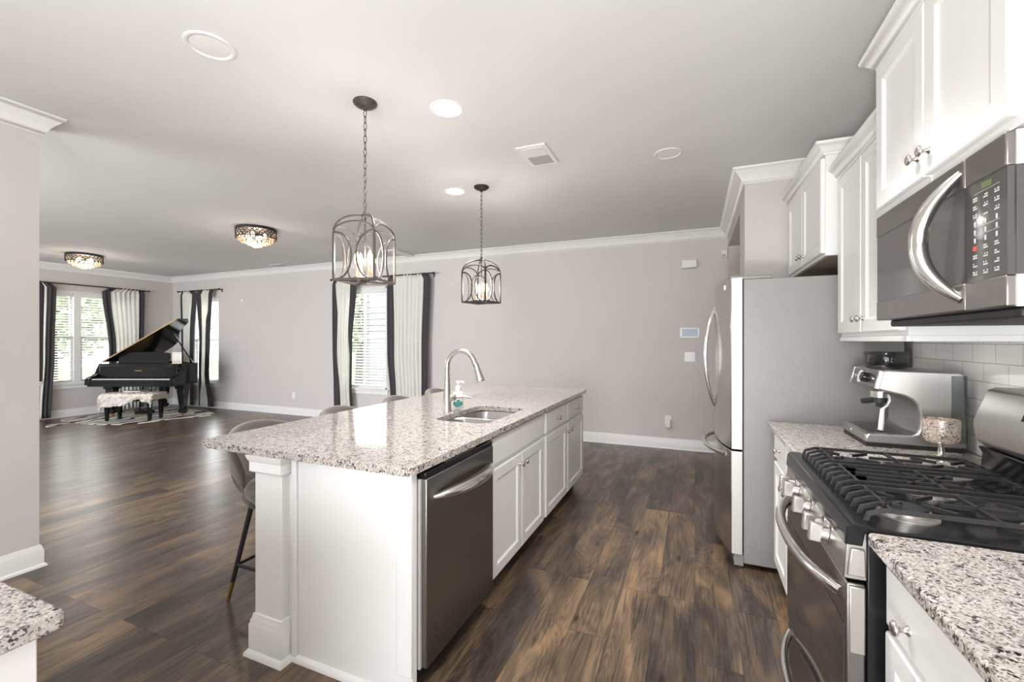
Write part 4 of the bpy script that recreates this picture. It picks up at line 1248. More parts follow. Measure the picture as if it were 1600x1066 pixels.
# ------------------------------------------------------------------ lantern pendants
def make_pendant(label, metal):
    t = thing('lantern_pendant', label, 'pendant light', (-1.76, 2.0, CH), group='lantern pendants over the island', local=True)
    # local frame: ceiling point at the origin, z downwards negative
    G().lathe([(0.066, 0), (0.068, -0.006), (0.066, -0.012), (0.056, -0.016), (0.054, -0.022), (0.030, -0.032), (0.014, -0.036), (0.012, -0.046), (0.001, -0.047)], n=28).build('ceiling_canopy', metal, t, sharp=50)
    g = G()
    zc, i = -0.046, 0
    while zc > -0.635:
        ring_ = []
        for q in range(12):
            a = 2 * pi * q / 12
            u, v = 0.0085 * cos(a), 0.0215 * sin(a) * (1 + 0.1 * abs(sin(a)))
            ring_.append((u, 0, zc - 0.019 + v) if i % 2 == 0 else (0, u, zc - 0.019 + v))
        g.tube(ring_, 0.0022, 6, closed=True)
        zc -= 0.0375
        i += 1
    g.build('chain', metal, t, sharp=60)
    Z0, Z1, ZT, A = -1.038, -0.775, -0.660, 0.122      # cage bottom, shoulder, crown, half width
    cg = G()
    cor = [(A, A), (-A, A), (-A, -A), (A, -A)]
    bw = 0.0058
    for x, y in cor:
        cg.tube([(x, y, Z0), (x, y, Z1)], bw * 1.41, 4)
        arcp = []
        for k in range(13):
            a = (pi / 2) * k / 12
            rr = cos(a) * 0.92 + 0.08
            arcp.append((x * rr, y * rr, Z1 + (ZT - Z1) * sin(a)))
        cg.tube(arcp, bw * 1.2, 6)
    cage = cg
    for k in range(4):
        x0, y0 = cor[k]
        x1, y1 = cor[(k + 1) % 4]
        cage.tube([(x0, y0, Z0), (x1, y1, Z0)], bw * 1.41, 4)
        # arch over each face and the two interlaced arcs
        def P(u, z):
            return (x0 + (x1 - x0) * u, y0 + (y1 - y0) * u, z)
        hgt = Z1 - Z0
        cage.tube([P(0.5 - 0.5 * cos(pi * q / 14), Z1 + 0.055 * sin(pi * q / 14)) for q in range(15)], bw * 1.1, 6)
        for s in (0, 1):
            pts_ = []
            for q in range(17):
                th = -pi / 2 + pi * q / 16
                u = 0.44 * cos(th) ** 0.8 if abs(cos(th)) > 1e-6 else 0
                z = Z0 + hgt * (0.5 + 0.5 * sin(th))
                pts_.append(P(u if s == 0 else 1 - u, z))
            cage.tube(pts_, bw * 1.0, 6)
    cage.tube([(A, A, Z0), (-A, -A, Z0)], bw, 6)
    cage.tube([(-A, A, Z0), (A, -A, Z0)], bw, 6)
    cage.build('cage', metal, t, sharp=50)
    G().lathe([(0.022, -0.668), (0.024, -0.660), (0.022, -0.652), (0.009, -0.648), (0.008, -0.630), (0.001, -0.628)], n=20).build('crown_hub', metal, t, sharp=50)
    G().tube([(0, 0, -0.66), (0, 0, -1.03)], 0.0048, 10).lathe([(0.001, -1.052), (0.008, -1.045), (0.010, -1.036), (0.026, -1.026), (0.028, -1.016), (0.010, -1.008), (0.001, -1.0)], n=18).build('centre_stem', PEWTER, t, sharp=50)
    for k in range(4):
        a = radians(45 + 90 * k + 12)
        x, y = 0.052 * cos(a), 0.052 * sin(a)
        c = G().lathe([(0.0085, 0.012), (0.0085, 0.085), (0.001, 0.086)], (x, y, -1.03), n=14)
        co = c.build('candle_sleeve', CANDLE, t, sharp=50)
        G().lathe([(0.016, 0.004), (0.018, 0.010), (0.010, 0.014), (0.001, 0.014)], (x, y, -1.03), n=14).tube([(0, 0, -1.02), (x * 0.5, y * 0.5, -1.032), (x, y, -1.025)], 0.0035, 6).build('drip_pan', metal, co, sharp=50)
        G().lathe([(0.0075, 0.086), (0.010, 0.095), (0.0145, 0.112), (0.0135, 0.128), (0.008, 0.146), (0.003, 0.160), (0.0005, 0.166)], (x, y, -1.03), n=14).build('bulb', BULB, co, sharp=80)
    return t
p1 = make_pendant('pewter lantern pendant hanging on a chain above the near end of the island', PEWTER)
p2 = make_pendant('dark bronze lantern pendant hanging above the far end of the island', BRONZE)
p2.location = (-1.765, 3.5, CH)
p2.rotation_euler = (0, 0, radians(-7))
p1.rotation_euler = (0, 0, radians(12))
lamp('pendant_light', 'POINT', (-1.76, 2.0, 1.87), 4.5, (1.0, 0.95, 0.89), radius=0.06)
lamp('pendant_light', 'POINT', (-1.765, 3.5, 1.87), 6, (1.0, 0.95, 0.89), radius=0.06)

# ------------------------------------------------------------------ recessed lights, vents
def can(x, y, r, label, lit):
    t = thing('recessed_light', label, 'ceiling light', (x, y, CH), group='recessed ceiling lights')
    G().lathe([(r, 0), (r, -0.004), (r * 0.93, -0.007), (r * 0.80, -0.004), (r * 0.78, -0.0005), (r * 0.78, 0)], (x, y, CH), n=36).build('trim_ring', TRIM, t, sharp=50)
    G().lathe([(r * 0.78, -0.0015), (r * 0.6, -0.0035), (0.001, -0.004)], (x, y, CH), n=32).build('lens', CANLIT if lit else CANOFF, t)
    if lit:
        lamp('recessed_lamp', 'SPOT', (x, y, CH - 0.02), 45, (1.0, 0.97, 0.94), (0, 0, 0), spot=130, radius=0.07)
can(-2.095, 1.338, 0.105, 'round white recessed light nearest the partition wall, not glowing', False)
can(-1.362, 2.244, 0.100, 'glowing round recessed light just beyond the pewter lantern canopy', True)
can(-2.044, 3.514, 0.100, 'glowing round recessed light beside the dark bronze lantern canopy', True)
can(-0.183, 3.412, 0.100, 'round white recessed light over the aisle, switched off', False)

ev = thing('exhaust_fan_grille', 'square ceiling grille, half grey and half white, above the far end of the aisle', 'ceiling vent', (-1.075, 3.06, CH))
G().box(-1.185, -0.965, 2.885, 3.235, CH - 0.012, CH).build('frame', TRIM, ev, bevel=0.004)
G().box(-1.155, -0.995, 3.06, 3.205, CH - 0.0145, CH - 0.012).build('grille', GREYPL, ev)
G().box(-1.155, -0.995, 2.915, 3.055, CH - 0.0145, CH - 0.012).build('light_panel', PLASTIC, ev)
def register(x, y, w, d, label):
    t = thing('ceiling_register', label, 'ceiling vent', (x, y, CH), group='ceiling registers')
    G().box(x - w / 2, x + w / 2, y - d / 2, y + d / 2, CH - 0.008, CH).build('frame', TRIM, t, bevel=0.003)
    g = G()
    n = 8
    for i in range(n):
        yy = y - d / 2 + 0.025 + (d - 0.05) * i / (n - 1)
        g.box(x - w / 2 + 0.025, x + w / 2 - 0.025, yy - 0.003, yy + 0.003, CH - 0.012, CH - 0.007)
    g.build('louvre', GREYPL, t)
register(-6.98, 5.70, 0.34, 0.18, 'white ceiling register along the long wall past the crystal lights')
register(-10.26, 5.37, 0.16, 0.32, 'white ceiling register above the corner with the piano')
cf = tag(G().prism([(-4.40, 5.36), (-4.15, 5.36), (-4.17, 5.93), (-4.26, 5.93)], flat, CH - 0.02, CH - 0.002).build('ceiling_grille', TRIM, bevel=0.004),
         'white tapered ceiling plate above the wide curtained window', 'ceiling vent')

# ------------------------------------------------------------------ crystal flush lights
def make_flush(label):
    t = thing('crystal_ceiling_light', label, 'ceiling light', (-4.99, 3.745, CH), group='crystal flush lights of the long room', local=True)
    R = 0.222
    G().lathe([(R, 0), (R + 0.004, -0.008), (R + 0.004, -0.022), (R - 0.01, -0.024), (0.001, -0.024)], n=40).build('ceiling_plate', BRONZE, t, sharp=40)
    g = G()
    n = 26
    for k in range(n):
        for s in (-1, 1):
            pts_ = []
            for q in range(7):
                a = 2 * pi * (k + s * q * 0.62 / 2) / n * 1.0
                pts_.append((R * cos(a), R * sin(a), -0.024 - 0.098 * q / 6))
            g.tube(pts_, 0.0042, 5)
    for z in (-0.026, -0.122):
        g.tube([(R * cos(2 * pi * q / 40), R * sin(2 * pi * q / 40), z) for q in range(40)], 0.0055, 6, closed=True)
    g.build('lattice_drum', BRONZE, t, sharp=60)
    g = G()
    for k in range(n * 2):
        a = 2 * pi * (k + 0.5) / (n * 2)
        for z in (-0.05, -0.073, -0.096):
            g.ell(((R - 0.008) * cos(a), (R - 0.008) * sin(a), z), 0.006, 0.006, 0.006, 6, 4)
    bd = g.build('crystal_beads', CRYSTAL, t, sharp=10)
    g = G()
    rr = random.Random(5)
    for ring_r, cnt, z in ((0.19, 22, -0.135), (0.15, 18, -0.155), (0.11, 13, -0.175), (0.07, 8, -0.195), (0.03, 4, -0.21)):
        for k in range(cnt):
            a = 2 * pi * (k + rr.random() * 0.4) / cnt
            x, y = ring_r * cos(a), ring_r * sin(a)
            g.lathe([(0.0005, 0.03), (0.011, 0.012), (0.015, -0.004), (0.010, -0.020), (0.0005, -0.028)], (x, y, z + rr.uniform(-0.008, 0.008)), n=6)
    dr_ = g.build('crystal_drops', CRYSTAL, t, sharp=10)
    dr_['kind'] = 'stuff'
    bd['kind'] = 'stuff'
    for k in range(4):
        a = radians(90 * k + 30)
        G().ell((0.10 * cos(a), 0.10 * sin(a), -0.085), 0.022, 0.022, 0.030, 10, 8).build('bulb', FLBULB, t, sharp=80)
    return t
f1 = make_flush('round crystal flush light with lattice drum in the middle of the long room')
dup(f1, (-9.02, 3.80, CH), 'round crystal flush light with lattice drum over the piano end')
lamp('flush_light', 'POINT', (-4.99, 3.745, 2.58), 5, (1.0, 0.88, 0.76), radius=0.12)
lamp('flush_light', 'POINT', (-9.02, 3.80, 2.58), 8, (1.0, 0.88, 0.76), radius=0.12)

# ------------------------------------------------------------------ small things on the long wall
MBK = facing_ny(YB)
def plate(name, label, cat, x, z, w, h, parts):
    t = thing(name, label, cat, (x, YB, z))
    G().obox(MBK, x - w / 2, x + w / 2, z - h / 2, z + h / 2, 0, 0.006).build('plate', PLASTIC, t, bevel=0.002)
    for (nm, du, dv, pw, ph, pt, m) in parts:
        G().obox(MBK, x + du - pw / 2, x + du + pw / 2, z + dv - ph / 2, z + dv + ph / 2, 0.006, 0.006 + pt).build(nm, m, t, bevel=0.0015)
    return t
plate('light_switch', 'white double light switch below the control screen', 'light switch', -0.06, 1.18, 0.125, 0.12,
      [('toggle', -0.023, 0, 0.010, 0.024, 0.010, PLASTIC), ('toggle', 0.023, 0, 0.010, 0.024, 0.010, PLASTIC)])
plate('control_panel', 'white-rimmed control screen on the wall left of the refrigerator', 'control panel', -0.062, 1.485, 0.225, 0.125,
      [('screen', 0, 0, 0.185, 0.095, 0.002, SCREEN)])
G_ = thing('door_chime', 'white rounded chime box high on the wall above the control screen', 'door chime', (-0.066, YB, 2.35))
G().obox(MBK, -0.155, 0.025, 2.30, 2.405, 0, 0.045).build('cover', PLASTIC, G_, bevel=0.014, seg=4)
G().obox(MBK, -0.148, 0.018, 2.296, 2.30, 0.004, 0.040).build('base_vent', GREYPL, G_)
ms = thing('motion_sensor', 'small white motion sensor in the top corner near the refrigerator alcove', 'sensor', (0.32, YB, 2.42))
G().prism([(0.285, 0), (0.365, 0), (0.365, -0.05), (0.30, -0.05)], lambda u, v, w: (u, YB + v, w), 2.40, 2.49).build('housing', PLASTIC, ms, bevel=0.006)
G().box(0.300, 0.345, YB - 0.052, YB - 0.048, 2.41, 2.44).build('sensor_lens', GREYPL, ms)
ou = plate('wall_outlet', 'white wall outlet with a plug-in night light near the floor by the refrigerator', 'outlet', -0.32, 0.365, 0.075, 0.12,
           [('socket', 0, 0.026, 0.034, 0.030, 0.002, PLASTIC), ('socket', 0, -0.026, 0.034, 0.030, 0.002, PLASTIC)])
nl = thing('night_light', 'white plug-in night light in the outlet near the refrigerator', 'night light', (-0.315, YB - 0.008, 0.30))
G().obox(MBK, -0.345, -0.288, 0.275, 0.375, 0.0085, 0.05).build('housing', PLASTIC, nl, bevel=0.006)
G().obox(MBK, -0.342, -0.291, 0.262, 0.275, 0.010, 0.045).build('lens', GREYPL, nl, bevel=0.003)
plate('wall_outlet', 'white wall outlet low on the long wall between the two curtained windows', 'outlet', -6.92, 0.362, 0.075, 0.12,
      [('socket', 0, 0.026, 0.034, 0.030, 0.002, PLASTIC), ('socket', 0, -0.026, 0.034, 0.030, 0.002, PLASTIC)])
sd_ = thing('wall_sensor', 'small round white sensor high on the long wall beside the corner window', 'sensor', (-8.32, YB, 2.18))
G().lathe([(0.035, 0), (0.035, 0.012), (0.028, 0.018), (0.001, 0.019)], (-8.32, YB, 2.18), (0, -1, 0), 20).build('housing', PLASTIC, sd_, sharp=40)

# ------------------------------------------------------------------ blinds
def blind(label, M, u0, u1, v0, v1, loc, gap=0.047, tilt=0.010):
    t = thing('window_blind', label, 'blind', loc)
    G().obox(M, u0, u1, v1 - 0.075, v1, -0.062, -0.008).build('valance', SLAT, t, bevel=0.003)
    g = G()
    z = v1 - 0.10
    while z > v0 + 0.045:
        a, b = M(u0 + 0.004, z + tilt, -0.060), M(u1 - 0.004, z + tilt, -0.060)
        c, d_ = M(u1 - 0.004, z - tilt, -0.012), M(u0 + 0.004, z - tilt, -0.012)
        up_ = Vector((0, 0, 0.003))
        vs = [Vector(q) for q in (a, b, c, d_)]
        vs = vs + [q + up_ for q in vs]
        g.add(vs, [(3, 2, 1, 0), (4, 5, 6, 7), (0, 1, 5, 4), (1, 2, 6, 5), (2, 3, 7, 6), (3, 0, 4, 7)])
        z -= gap
    g.build('slats', SLAT, t)
    G().obox(M, u0 + 0.002, u1 - 0.002, v0 + 0.004, v0 + 0.024, -0.058, -0.014).build('bottom_rail', SLAT, t, bevel=0.003)
    g = G()
    k = 3 if u1 - u0 > 0.6 else 2
    for i in range(k):
        u = u0 + (u1 - u0) * (i + 0.5) / k
        g.obox(M, u - 0.0015, u + 0.0015, v0 + 0.01, v1 - 0.05, -0.011, -0.009)
    g.build('ladder_cord', SLAT, t)
blind('white slatted blind in the wide window of the long wall', MBK, WIN_BIG[0] + 0.032, WIN_BIG[1] - 0.032, WIN_BIG[2] + 0.001, WIN_BIG[3] - 0.031, (-5.26, YB, 0.57), gap=0.05, tilt=0.008)
blind('white slatted blind in the corner window beyond the piano lid', MBK, WIN_CORNER[0] + 0.032, WIN_CORNER[1] - 0.032, WIN_CORNER[2] + 0.001, WIN_CORNER[3] - 0.031, (-9.43, YB, 0.53), gap=0.05, tilt=0.008)
MLF = facing_px(XL)
blind('white slatted blind in the side window, half beside the uncovered glass', MLF, 3.483, 4.298, 0.601, 2.269, (XL, 3.9, 0.61), tilt=0.008)
blind('white slatted blind in the side window, half behind the sheer curtain', MLF, 4.402, 5.217, 0.601, 2.269, (XL, 4.8, 0.61), tilt=0.008)

# ------------------------------------------------------------------ curtains and rods
def rod(label, M, u0, u1, z, loc):
    t = thing('curtain_rod', label, 'curtain rod', loc)
    G().tube([M(u0, z, 0.095), M(u1, z, 0.095)], 0.011, 10).build('pole', BLACKM, t)
    for u, s in ((u0, -1), (u1, 1)):
        G().lathe([(0.012, 0), (0.020, 0.004), (0.020, 0.014), (0.012, 0.020), (0.001, 0.021)], M(u, z, 0.095), Vector(M(u + s, z, 0)) - Vector(M(u, z, 0)), 12).build('finial', BLACKM, t, sharp=50)
        G().tube([M(u - s * 0.04, z, 0.095), M(u - s * 0.04, z, 0.03), M(u - s * 0.04, z - 0.02, 0.0)], 0.007, 8).obox(M, u - s * 0.04 - 0.012, u - s * 0.04 + 0.012, z - 0.05, z + 0.02, 0, 0.005).build('bracket', BLACKM, t)

def curtain(label, M, keys, bandl, bandr, loc, zt, waves=8, amp=0.026, seed=0, group=None, left_end=None):
    """keys: (z, left edge, right edge) from top to bottom; bands: widths of the dark borders as (top, bottom)"""
    t = thing('curtain', label, 'curtain', loc, group=group)
    rr = random.Random(seed)
    ph = rr.uniform(0, 6)
    def edges(z):
        for (z0, a0, b0), (z1, a1, b1) in zip(keys, keys[1:]):
            if z1 <= z <= z0 + 1e-6:
                k = (z0 - z) / (z0 - z1)
                k = k * k * (3 - 2 * k)
                return a0 + (a1 - a0) * k, b0 + (b1 - b0) * k
        return keys[-1][1], keys[-1][2]
    zb = keys[-1][0]
    rows_n = 26
    def wv(s, k):
        return 0.095 + amp * (0.85 + 0.3 * k) * sin(2 * pi * waves * s + ph + 0.8 * sin(3 * s + k)) + 0.006 * sin(17 * s + 5 * k)
    def strip(s0, s1, n, f, zlow=-1):
        rows = []
        for i in range(rows_n + 1):
            z = zt - (zt - zb) * i / rows_n
            a, b = edges(z)
            if z < zlow:
                break
            k = i / rows_n
            wl = (bandl[0] + (bandl[1] - bandl[0]) * k) if bandl and (left_end is None or z >= left_end) else 0
            wr = (bandr[0] + (bandr[1] - bandr[0]) * k) if bandr else 0
            lo, hi = f(a, b, wl, wr)
            row = []
            for j in range(n + 1):
                u = lo + (hi - lo) * j / n
                s = (u - a) / (b - a)
                row.append(M(u, z, wv(s, k)))
            rows.append(row)
        return G().grid(rows)
    body = strip(0, 1, 96, lambda a, b, wl, wr: (a + wl, b - wr)).build('fabric', CLOTH, t, sharp=180, solid=0.002)
    if bandl:
        strip(0, 1, 10, lambda a, b, wl, wr: (a, a + wl), left_end or -1).build('border_band', CHAR, t, sharp=180, solid=0.003)
    if bandr:
        strip(0, 1, 10, lambda a, b, wl, wr: (b - wr, b)).build('border_band', CHAR, t, sharp=180, solid=0.003)
    return t
GC = 'white curtains with charcoal borders'
rod('black curtain rod over the wide window of the long wall', MBK, -5.90, -3.80, 2.452, (-4.85, YB, 2.45))
curtain('white charcoal-edged curtain on the piano side of the wide window', MBK, [(2.46, -5.87, -5.33), (1.3, -5.86, -5.43), (0.6, -5.84, -5.44), (0.03, -5.83, -5.41)], (0.075, 0.13), (0.135, 0.03), (-5.6, YB - 0.1, 0.03), 2.465, 8, 0.015, 1, GC)
curtain('broad white charcoal-edged curtain on the refrigerator side of the wide window', MBK, [(2.46, -4.70, -3.86), (1.2, -4.69, -3.91), (0.4, -4.63, -3.91), (0.03, -4.62, -3.91)], (0.125, 0.13), (0.115, 0.10), (-4.3, YB - 0.1, 0.03), 2.465, 11, 0.015, 2, GC)
rod('black curtain rod over the corner window behind the piano', MBK, -10.20, -8.89, 2.43, (-9.5, YB, 2.43))
curtain('white charcoal-edged curtain beside the room corner behind the piano prop', MBK, [(2.43, -10.10, -9.58), (1.4, -10.06, -9.66), (0.03, -10.04, -9.70)], (0.045, 0.03), (0.145, 0.09), (-9.85, YB - 0.1, 0.03), 2.44, 7, 0.020, 3, GC)
curtain('narrow white charcoal-edged curtain on the open side of the corner window', MBK, [(2.43, -9.57, -9.09), (1.4, -9.47, -9.17), (0.7, -9.50, -9.19), (0.03, -9.50, -9.05)], (0.10, 0.06), (0.11, 0.16), (-9.3, YB - 0.1, 0.03), 2.44, 6, 0.020, 4, GC)
rod('black curtain rod over the side window left of the piano', MLF, 3.28, 5.44, 2.41, (XL, 4.35, 2.41))
curtain('charcoal-edged curtain hanging at the partition wall side of the side window', MLF, [(2.415, 3.62, 4.03), (1.2, 3.60, 4.00), (0.03, 3.57, 3.95)], (0.25, 0.25), (0.125, 0.115), (XL + 0.1, 3.8, 0.03), 2.42, 7, 0.018, 5, GC, 0.65)
curtain('white charcoal-edged sheer curtain behind the raised piano lid', MLF, [(2.415, 4.67, 5.38), (1.2, 4.78, 5.36), (0.03, 4.80, 5.36)], (0.125, 0.115), (0.11, 0.09), (XL + 0.1, 5.0, 0.03), 2.42, 9, 0.018, 6, GC)

# ------------------------------------------------------------------ grand piano (its own frame: x along the keys, y towards the tail)
PF, PR = 7.60, -7.43
ex, ey = cos(YAW), sin(YAW)
def cam_floor(r, f):
    return (r * cos(YAW) - f * sin(YAW), r * sin(YAW) + f * cos(YAW), 0.0)
PZ = Vector((0, 0, 0.0075))
pn = thing('grand_piano', 'black lacquered grand piano with raised lid on the zebra hide', 'piano', Vector(cam_floor(PR, PF)) + PZ, YAW, local=True)
W = 1.56
def outline(inset=0.0):
    i = inset
    pts = [(i, 0.26), (i, 1.08)]
    for q in range(8):                                  # round tail
        a = pi - pi / 2 * q / 7
        pts.append((0.30 + (0.30 - i) * cos(a), 1.10 + (0.26 - i) * sin(a)))
    pts += [(0.55 , 1.33 - i), (0.74 - i * 0.6, 1.25 - i * 0.8), (0.90 - i * 0.8, 1.08 - i * 0.6), (1.08 - i * 0.8, 0.88 - i * 0.6), (1.30 - i * 0.5, 0.74 - i), (1.48 - i * 0.7, 0.66 - i * 0.8), (W - i, 0.55 - i * 0.4), (W - i, 0.26)]
    return pts
out, inn = outline(0), outline(0.035)
n = len(out)
g = G()
rows = [[(x, y, z) for x, y in pts] for pts, z in ((out, 0.60), (out, 0.965), (inn, 0.965), (inn, 0.62))]
g.grid(rows, wrap=False)
g.box(0.0, W, 0.24, 0.30, 0.60, 0.64)
g.prism(out, flat, 0.60, 0.625)
g.build('rim', PIANO, pn, sharp=35, bevel=0.0)
G().prism(inn, flat, 0.84, 0.85).build('soundboard', GOLD, pn)
G().prism([(0.20, 0.36), (1.40, 0.36), (1.30, 0.68), (0.95, 0.95), (0.60, 1.2), (0.30, 1.26), (0.10, 1.05), (0.08, 0.36)], flat, 0.85, 0.875).build('iron_plate', GOLD, pn)
armp = [(-0.02, 0.60), (-0.02, 0.70), (0.02, 0.735), (0.10, 0.755), (0.17, 0.80), (0.20, 0.87), (0.25, 0.965), (0.36, 0.965), (0.36, 0.60)]
for x0 in (0.0, W - 0.085):
    G().prism(armp, lambda u, v, w: (w, u, v), x0, x0 + 0.085).build('cheek_arm', PIANO, pn, bevel=0.006)
G().box(0.04, W - 0.04, -0.01, 0.30, 0.575, 0.66).box(0.085, W - 0.085, -0.015, 0.012, 0.64, 0.695).build('keybed', PIANO, pn, bevel=0.005)
ky = G().box(0.10, W - 0.10, 0.012, 0.165, 0.66, 0.708).build('white_keys', IVORY, pn, bevel=0.002)
g = G()
kw = (W - 0.20) / 52
for i in range(52):
    if i % 7 in (0, 1, 3, 4, 5):
        x = 0.10 + kw * (i + 1)
        g.box(x - 0.006, x + 0.006, 0.065, 0.165, 0.708, 0.720)
g.build('black_keys', BLACKM, pn)
fb_ = G().box(0.085, W - 0.085, 0.165, 0.20, 0.66, 0.93).build('fallboard', PIANO, pn, bevel=0.008)
g = G()
for i in range(9):
    x = W / 2 - 0.06 + i * 0.014
    g.box(x, x + 0.009, 0.1645, 0.1652, 0.835, 0.85)
g.build('fallboard_emblem', GOLD, fb_)
G().box(0.085, W - 0.085, 0.195, 0.34, 0.90, 0.965).build('top_rail', PIANO, pn, bevel=0.006)
dk = []
for i in range(21):
    u = i / 20
    x = 0.26 + 0.92 * u
    zt_ = 1.145 + 0.028 * sin(pi * min(1, max(0, (u - 0.02) / 0.96))) ** 0.5
    dk.append((x, zt_))
dk = [(0.26, 0.965)] + [(0.245, 1.05)] + dk + [(1.195, 1.05), (1.18, 0.965)]
G().prism(dk, lambda u, v, w: (u, 0.35 + w + (v - 0.965) * 0.18, v), 0, 0.018).build('music_desk', PIANO, pn, bevel=0.004)
# lid, hinged along the bass side
la = radians(30)
def LID(x, y, w):
    return (0.02 + x * cos(la) - w * sin(la), y, 0.985 + x * sin(la) + w * cos(la))
lo_ = [(0.0, 0.30), (W, 0.30)] + [(x, y) for x, y in outline(-0.012)[::-1][1:-2]] + [(0.0, 1.08)]
ld = G().prism(lo_, LID, 0.0, 0.020).build('lid', PIANO, pn, bevel=0.004)
G().prism([(0.0, 0.296), (W, 0.296), (W, 0.304), (0.0, 0.304)], LID, 0.0, 0.020).build('lid_edge_strip', GOLD, ld)
hb = Vector((W - 0.05, 0.50, 0.965))
ht = Vector(LID(1.22, 0.52, 0))
G().tube([hb, ht], 0.011, 8).build('lid_prop', PIANO, pn)
def pleg(x, y):
    g = G()
    for (z0, z1, a, b) in ((0.50, 0.60, 0.085, 0.095), (0.12, 0.50, 0.040, 0.070), (0.075, 0.12, 0.055, 0.055), (0.055, 0.075, 0.045, 0.045)):
        vs = [(x + sx * a, y + sy * a, z0) for sx, sy in ((-1, -1), (1, -1), (1, 1), (-1, 1))] + [(x + sx * b, y + sy * b, z1) for sx, sy in ((-1, -1), (1, -1), (1, 1), (-1, 1))]
        g.add(vs, [(3, 2, 1, 0), (4, 5, 6, 7), (0, 1, 5, 4), (1, 2, 6, 5), (2, 3, 7, 6), (3, 0, 4, 7)])
    o = g.build('leg', PIANO, pn, bevel=0.006)
    G().lathe([(0.028, -0.012), (0.030, 0), (0.028, 0.012)], (x, y, 0.031), (0, 1, 0), 16).box(x - 0.010, x + 0.010, y - 0.020, y + 0.020, 0.035, 0.058).build('caster', BRASS, o, sharp=40)
pleg(0.14, 0.36)
pleg(W - 0.16, 0.40)
pleg(0.42, 1.20)
ly = G().tube([(0.70, 0.34, 0.60), (0.68, 0.30, 0.10)], 0.018, 8).tube([(0.86, 0.34, 0.60), (0.88, 0.30, 0.10)], 0.018, 8).tube([(0.78, 0.62, 0.60), (0.78, 0.34, 0.10)], 0.008, 6)
ly = ly.box(0.64, 0.92, 0.25, 0.36, 0.06, 0.12).build('pedal_lyre', PIANO, pn, bevel=0.004)
for k in range(3):
    G().box(0.71 + k * 0.065, 0.73 + k * 0.065, 0.14, 0.26, 0.06, 0.072).build('pedal', BRASS, ly, bevel=0.003)

pf = thing('picture_frame', 'small white framed card standing on the piano beside the music desk', 'picture frame', (0, 0, 0), 0, local=True)
def on_piano(x, y, z):
    o_ = Vector(cam_floor(PR, PF))
    return (o_.x + x * ex - y * ey, o_.y + x * ey + y * ex, z)
pf.location = on_piano(1.34, 0.33, 0.966)
pf.rotation_euler = (0, 0, YAW)
fm = G().box(-0.085, 0.085, 0, 0.012, 0, 0.014).box(-0.085, 0.085, 0, 0.012, 0.196, 0.21).box(-0.085, -0.071, 0, 0.012, 0.014, 0.196).box(0.071, 0.085, 0, 0.012, 0.014, 0.196)
fm.build('frame', PLASTIC, pf, bevel=0.002)
G().box(-0.071, 0.071, 0.005, 0.010, 0.014, 0.196).build('card', PAPER, pf)
g = G()
for k in range(3):
    g.prism([(-0.06 + k * 0.042, 0.02), (-0.03 + k * 0.042, 0.02), (-0.045 + k * 0.042, 0.085)], lambda u, v, w: (u, w, v), 0.0035, 0.005)
g.build('card_print', GOLD, pf)

# bench with its sheepskin
bn = thing('piano_bench', 'black wooden piano bench standing on the zebra hide', 'bench', Vector(cam_floor(-6.98, 7.42)) + PZ, YAW + radians(3), local=True)
BW, BD = 0.80, 0.36
G().box(0, BW, 0, BD, 0.385, 0.44).box(0.03, BW - 0.03, 0.03, BD - 0.03, 0.335, 0.385).build('seat', PIANO, bn, bevel=0.008)
for x in (0.05, BW - 0.05):
    for y in (0.05, BD - 0.05):
        vs = [(x + a * 0.020, y + b * 0.020, 0) for a, b in ((-1, -1), (1, -1), (1, 1), (-1, 1))] + [(x + a * 0.033, y + b * 0.033, 0.36) for a, b in ((-1, -1), (1, -1), (1, 1), (-1, 1))]
        G().add(vs, [(3, 2, 1, 0), (4, 5, 6, 7), (0, 1, 5, 4), (1, 2, 6, 5), (2, 3, 7, 6), (3, 0, 4, 7)]).build('leg', PIANO, bn, bevel=0.004)
ft = tag(bpy.data.objects.new('sheepskin_throw', None), 'shaggy cream sheepskin draped over the piano bench', 'sheepskin')
C.objects.link(ft)
ft.location = bn.location
ft.rotation_euler = bn.rotation_euler
ORIG[ft.name] = Vector((0, 0, 0))
rows = []
NU, NV = 60, 40
rr = random.Random(11)
for i in range(NV + 1):
    row = []
    for j in range(NU + 1):
        u = -0.10 + (BW + 0.20) * j / NU
        s = -0.24 + 0.70 * i / NV                       # across the bench, hanging past the front edge
        z = 0.452
        x, y = u, s
        wob = noise.noise(Vector((u * 5, s * 5, 0.3)))
        dx = max(0.0, -u, u - BW)
        if dx > 0:
            x = -0.018 if u < 0 else BW + 0.018
            z -= dx * 1.0
        hang = 1.0 + 0.5 * noise.noise(Vector((u * 4.0, 2.2, 0)))
        hang *= 1.15 - 0.75 * max(0.0, min(1.0, (u - 0.10) / 0.5)) if u < 0.66 else 0.62
        if s < 0:
            y = -0.022 - 0.01 * wob
            z -= (-s) * 0.80 * hang
        if s > BD:
            y = BD + 0.022
            z -= (s - BD) * 0.9
        nz = 0.020 * noise.noise(Vector((u * 38, s * 38, 1.7))) + 0.012 * noise.noise(Vector((u * 16, s * 16, 4.7)))
        row.append((x + nz * (1 if dx else 0), y + (nz if (s < 0) else 0), z + nz + 0.006))
    rows.append(row)
g = G().grid(rows)
g.build('pelt', FUR, ft, solid=0.02, sharp=180)
g = G()
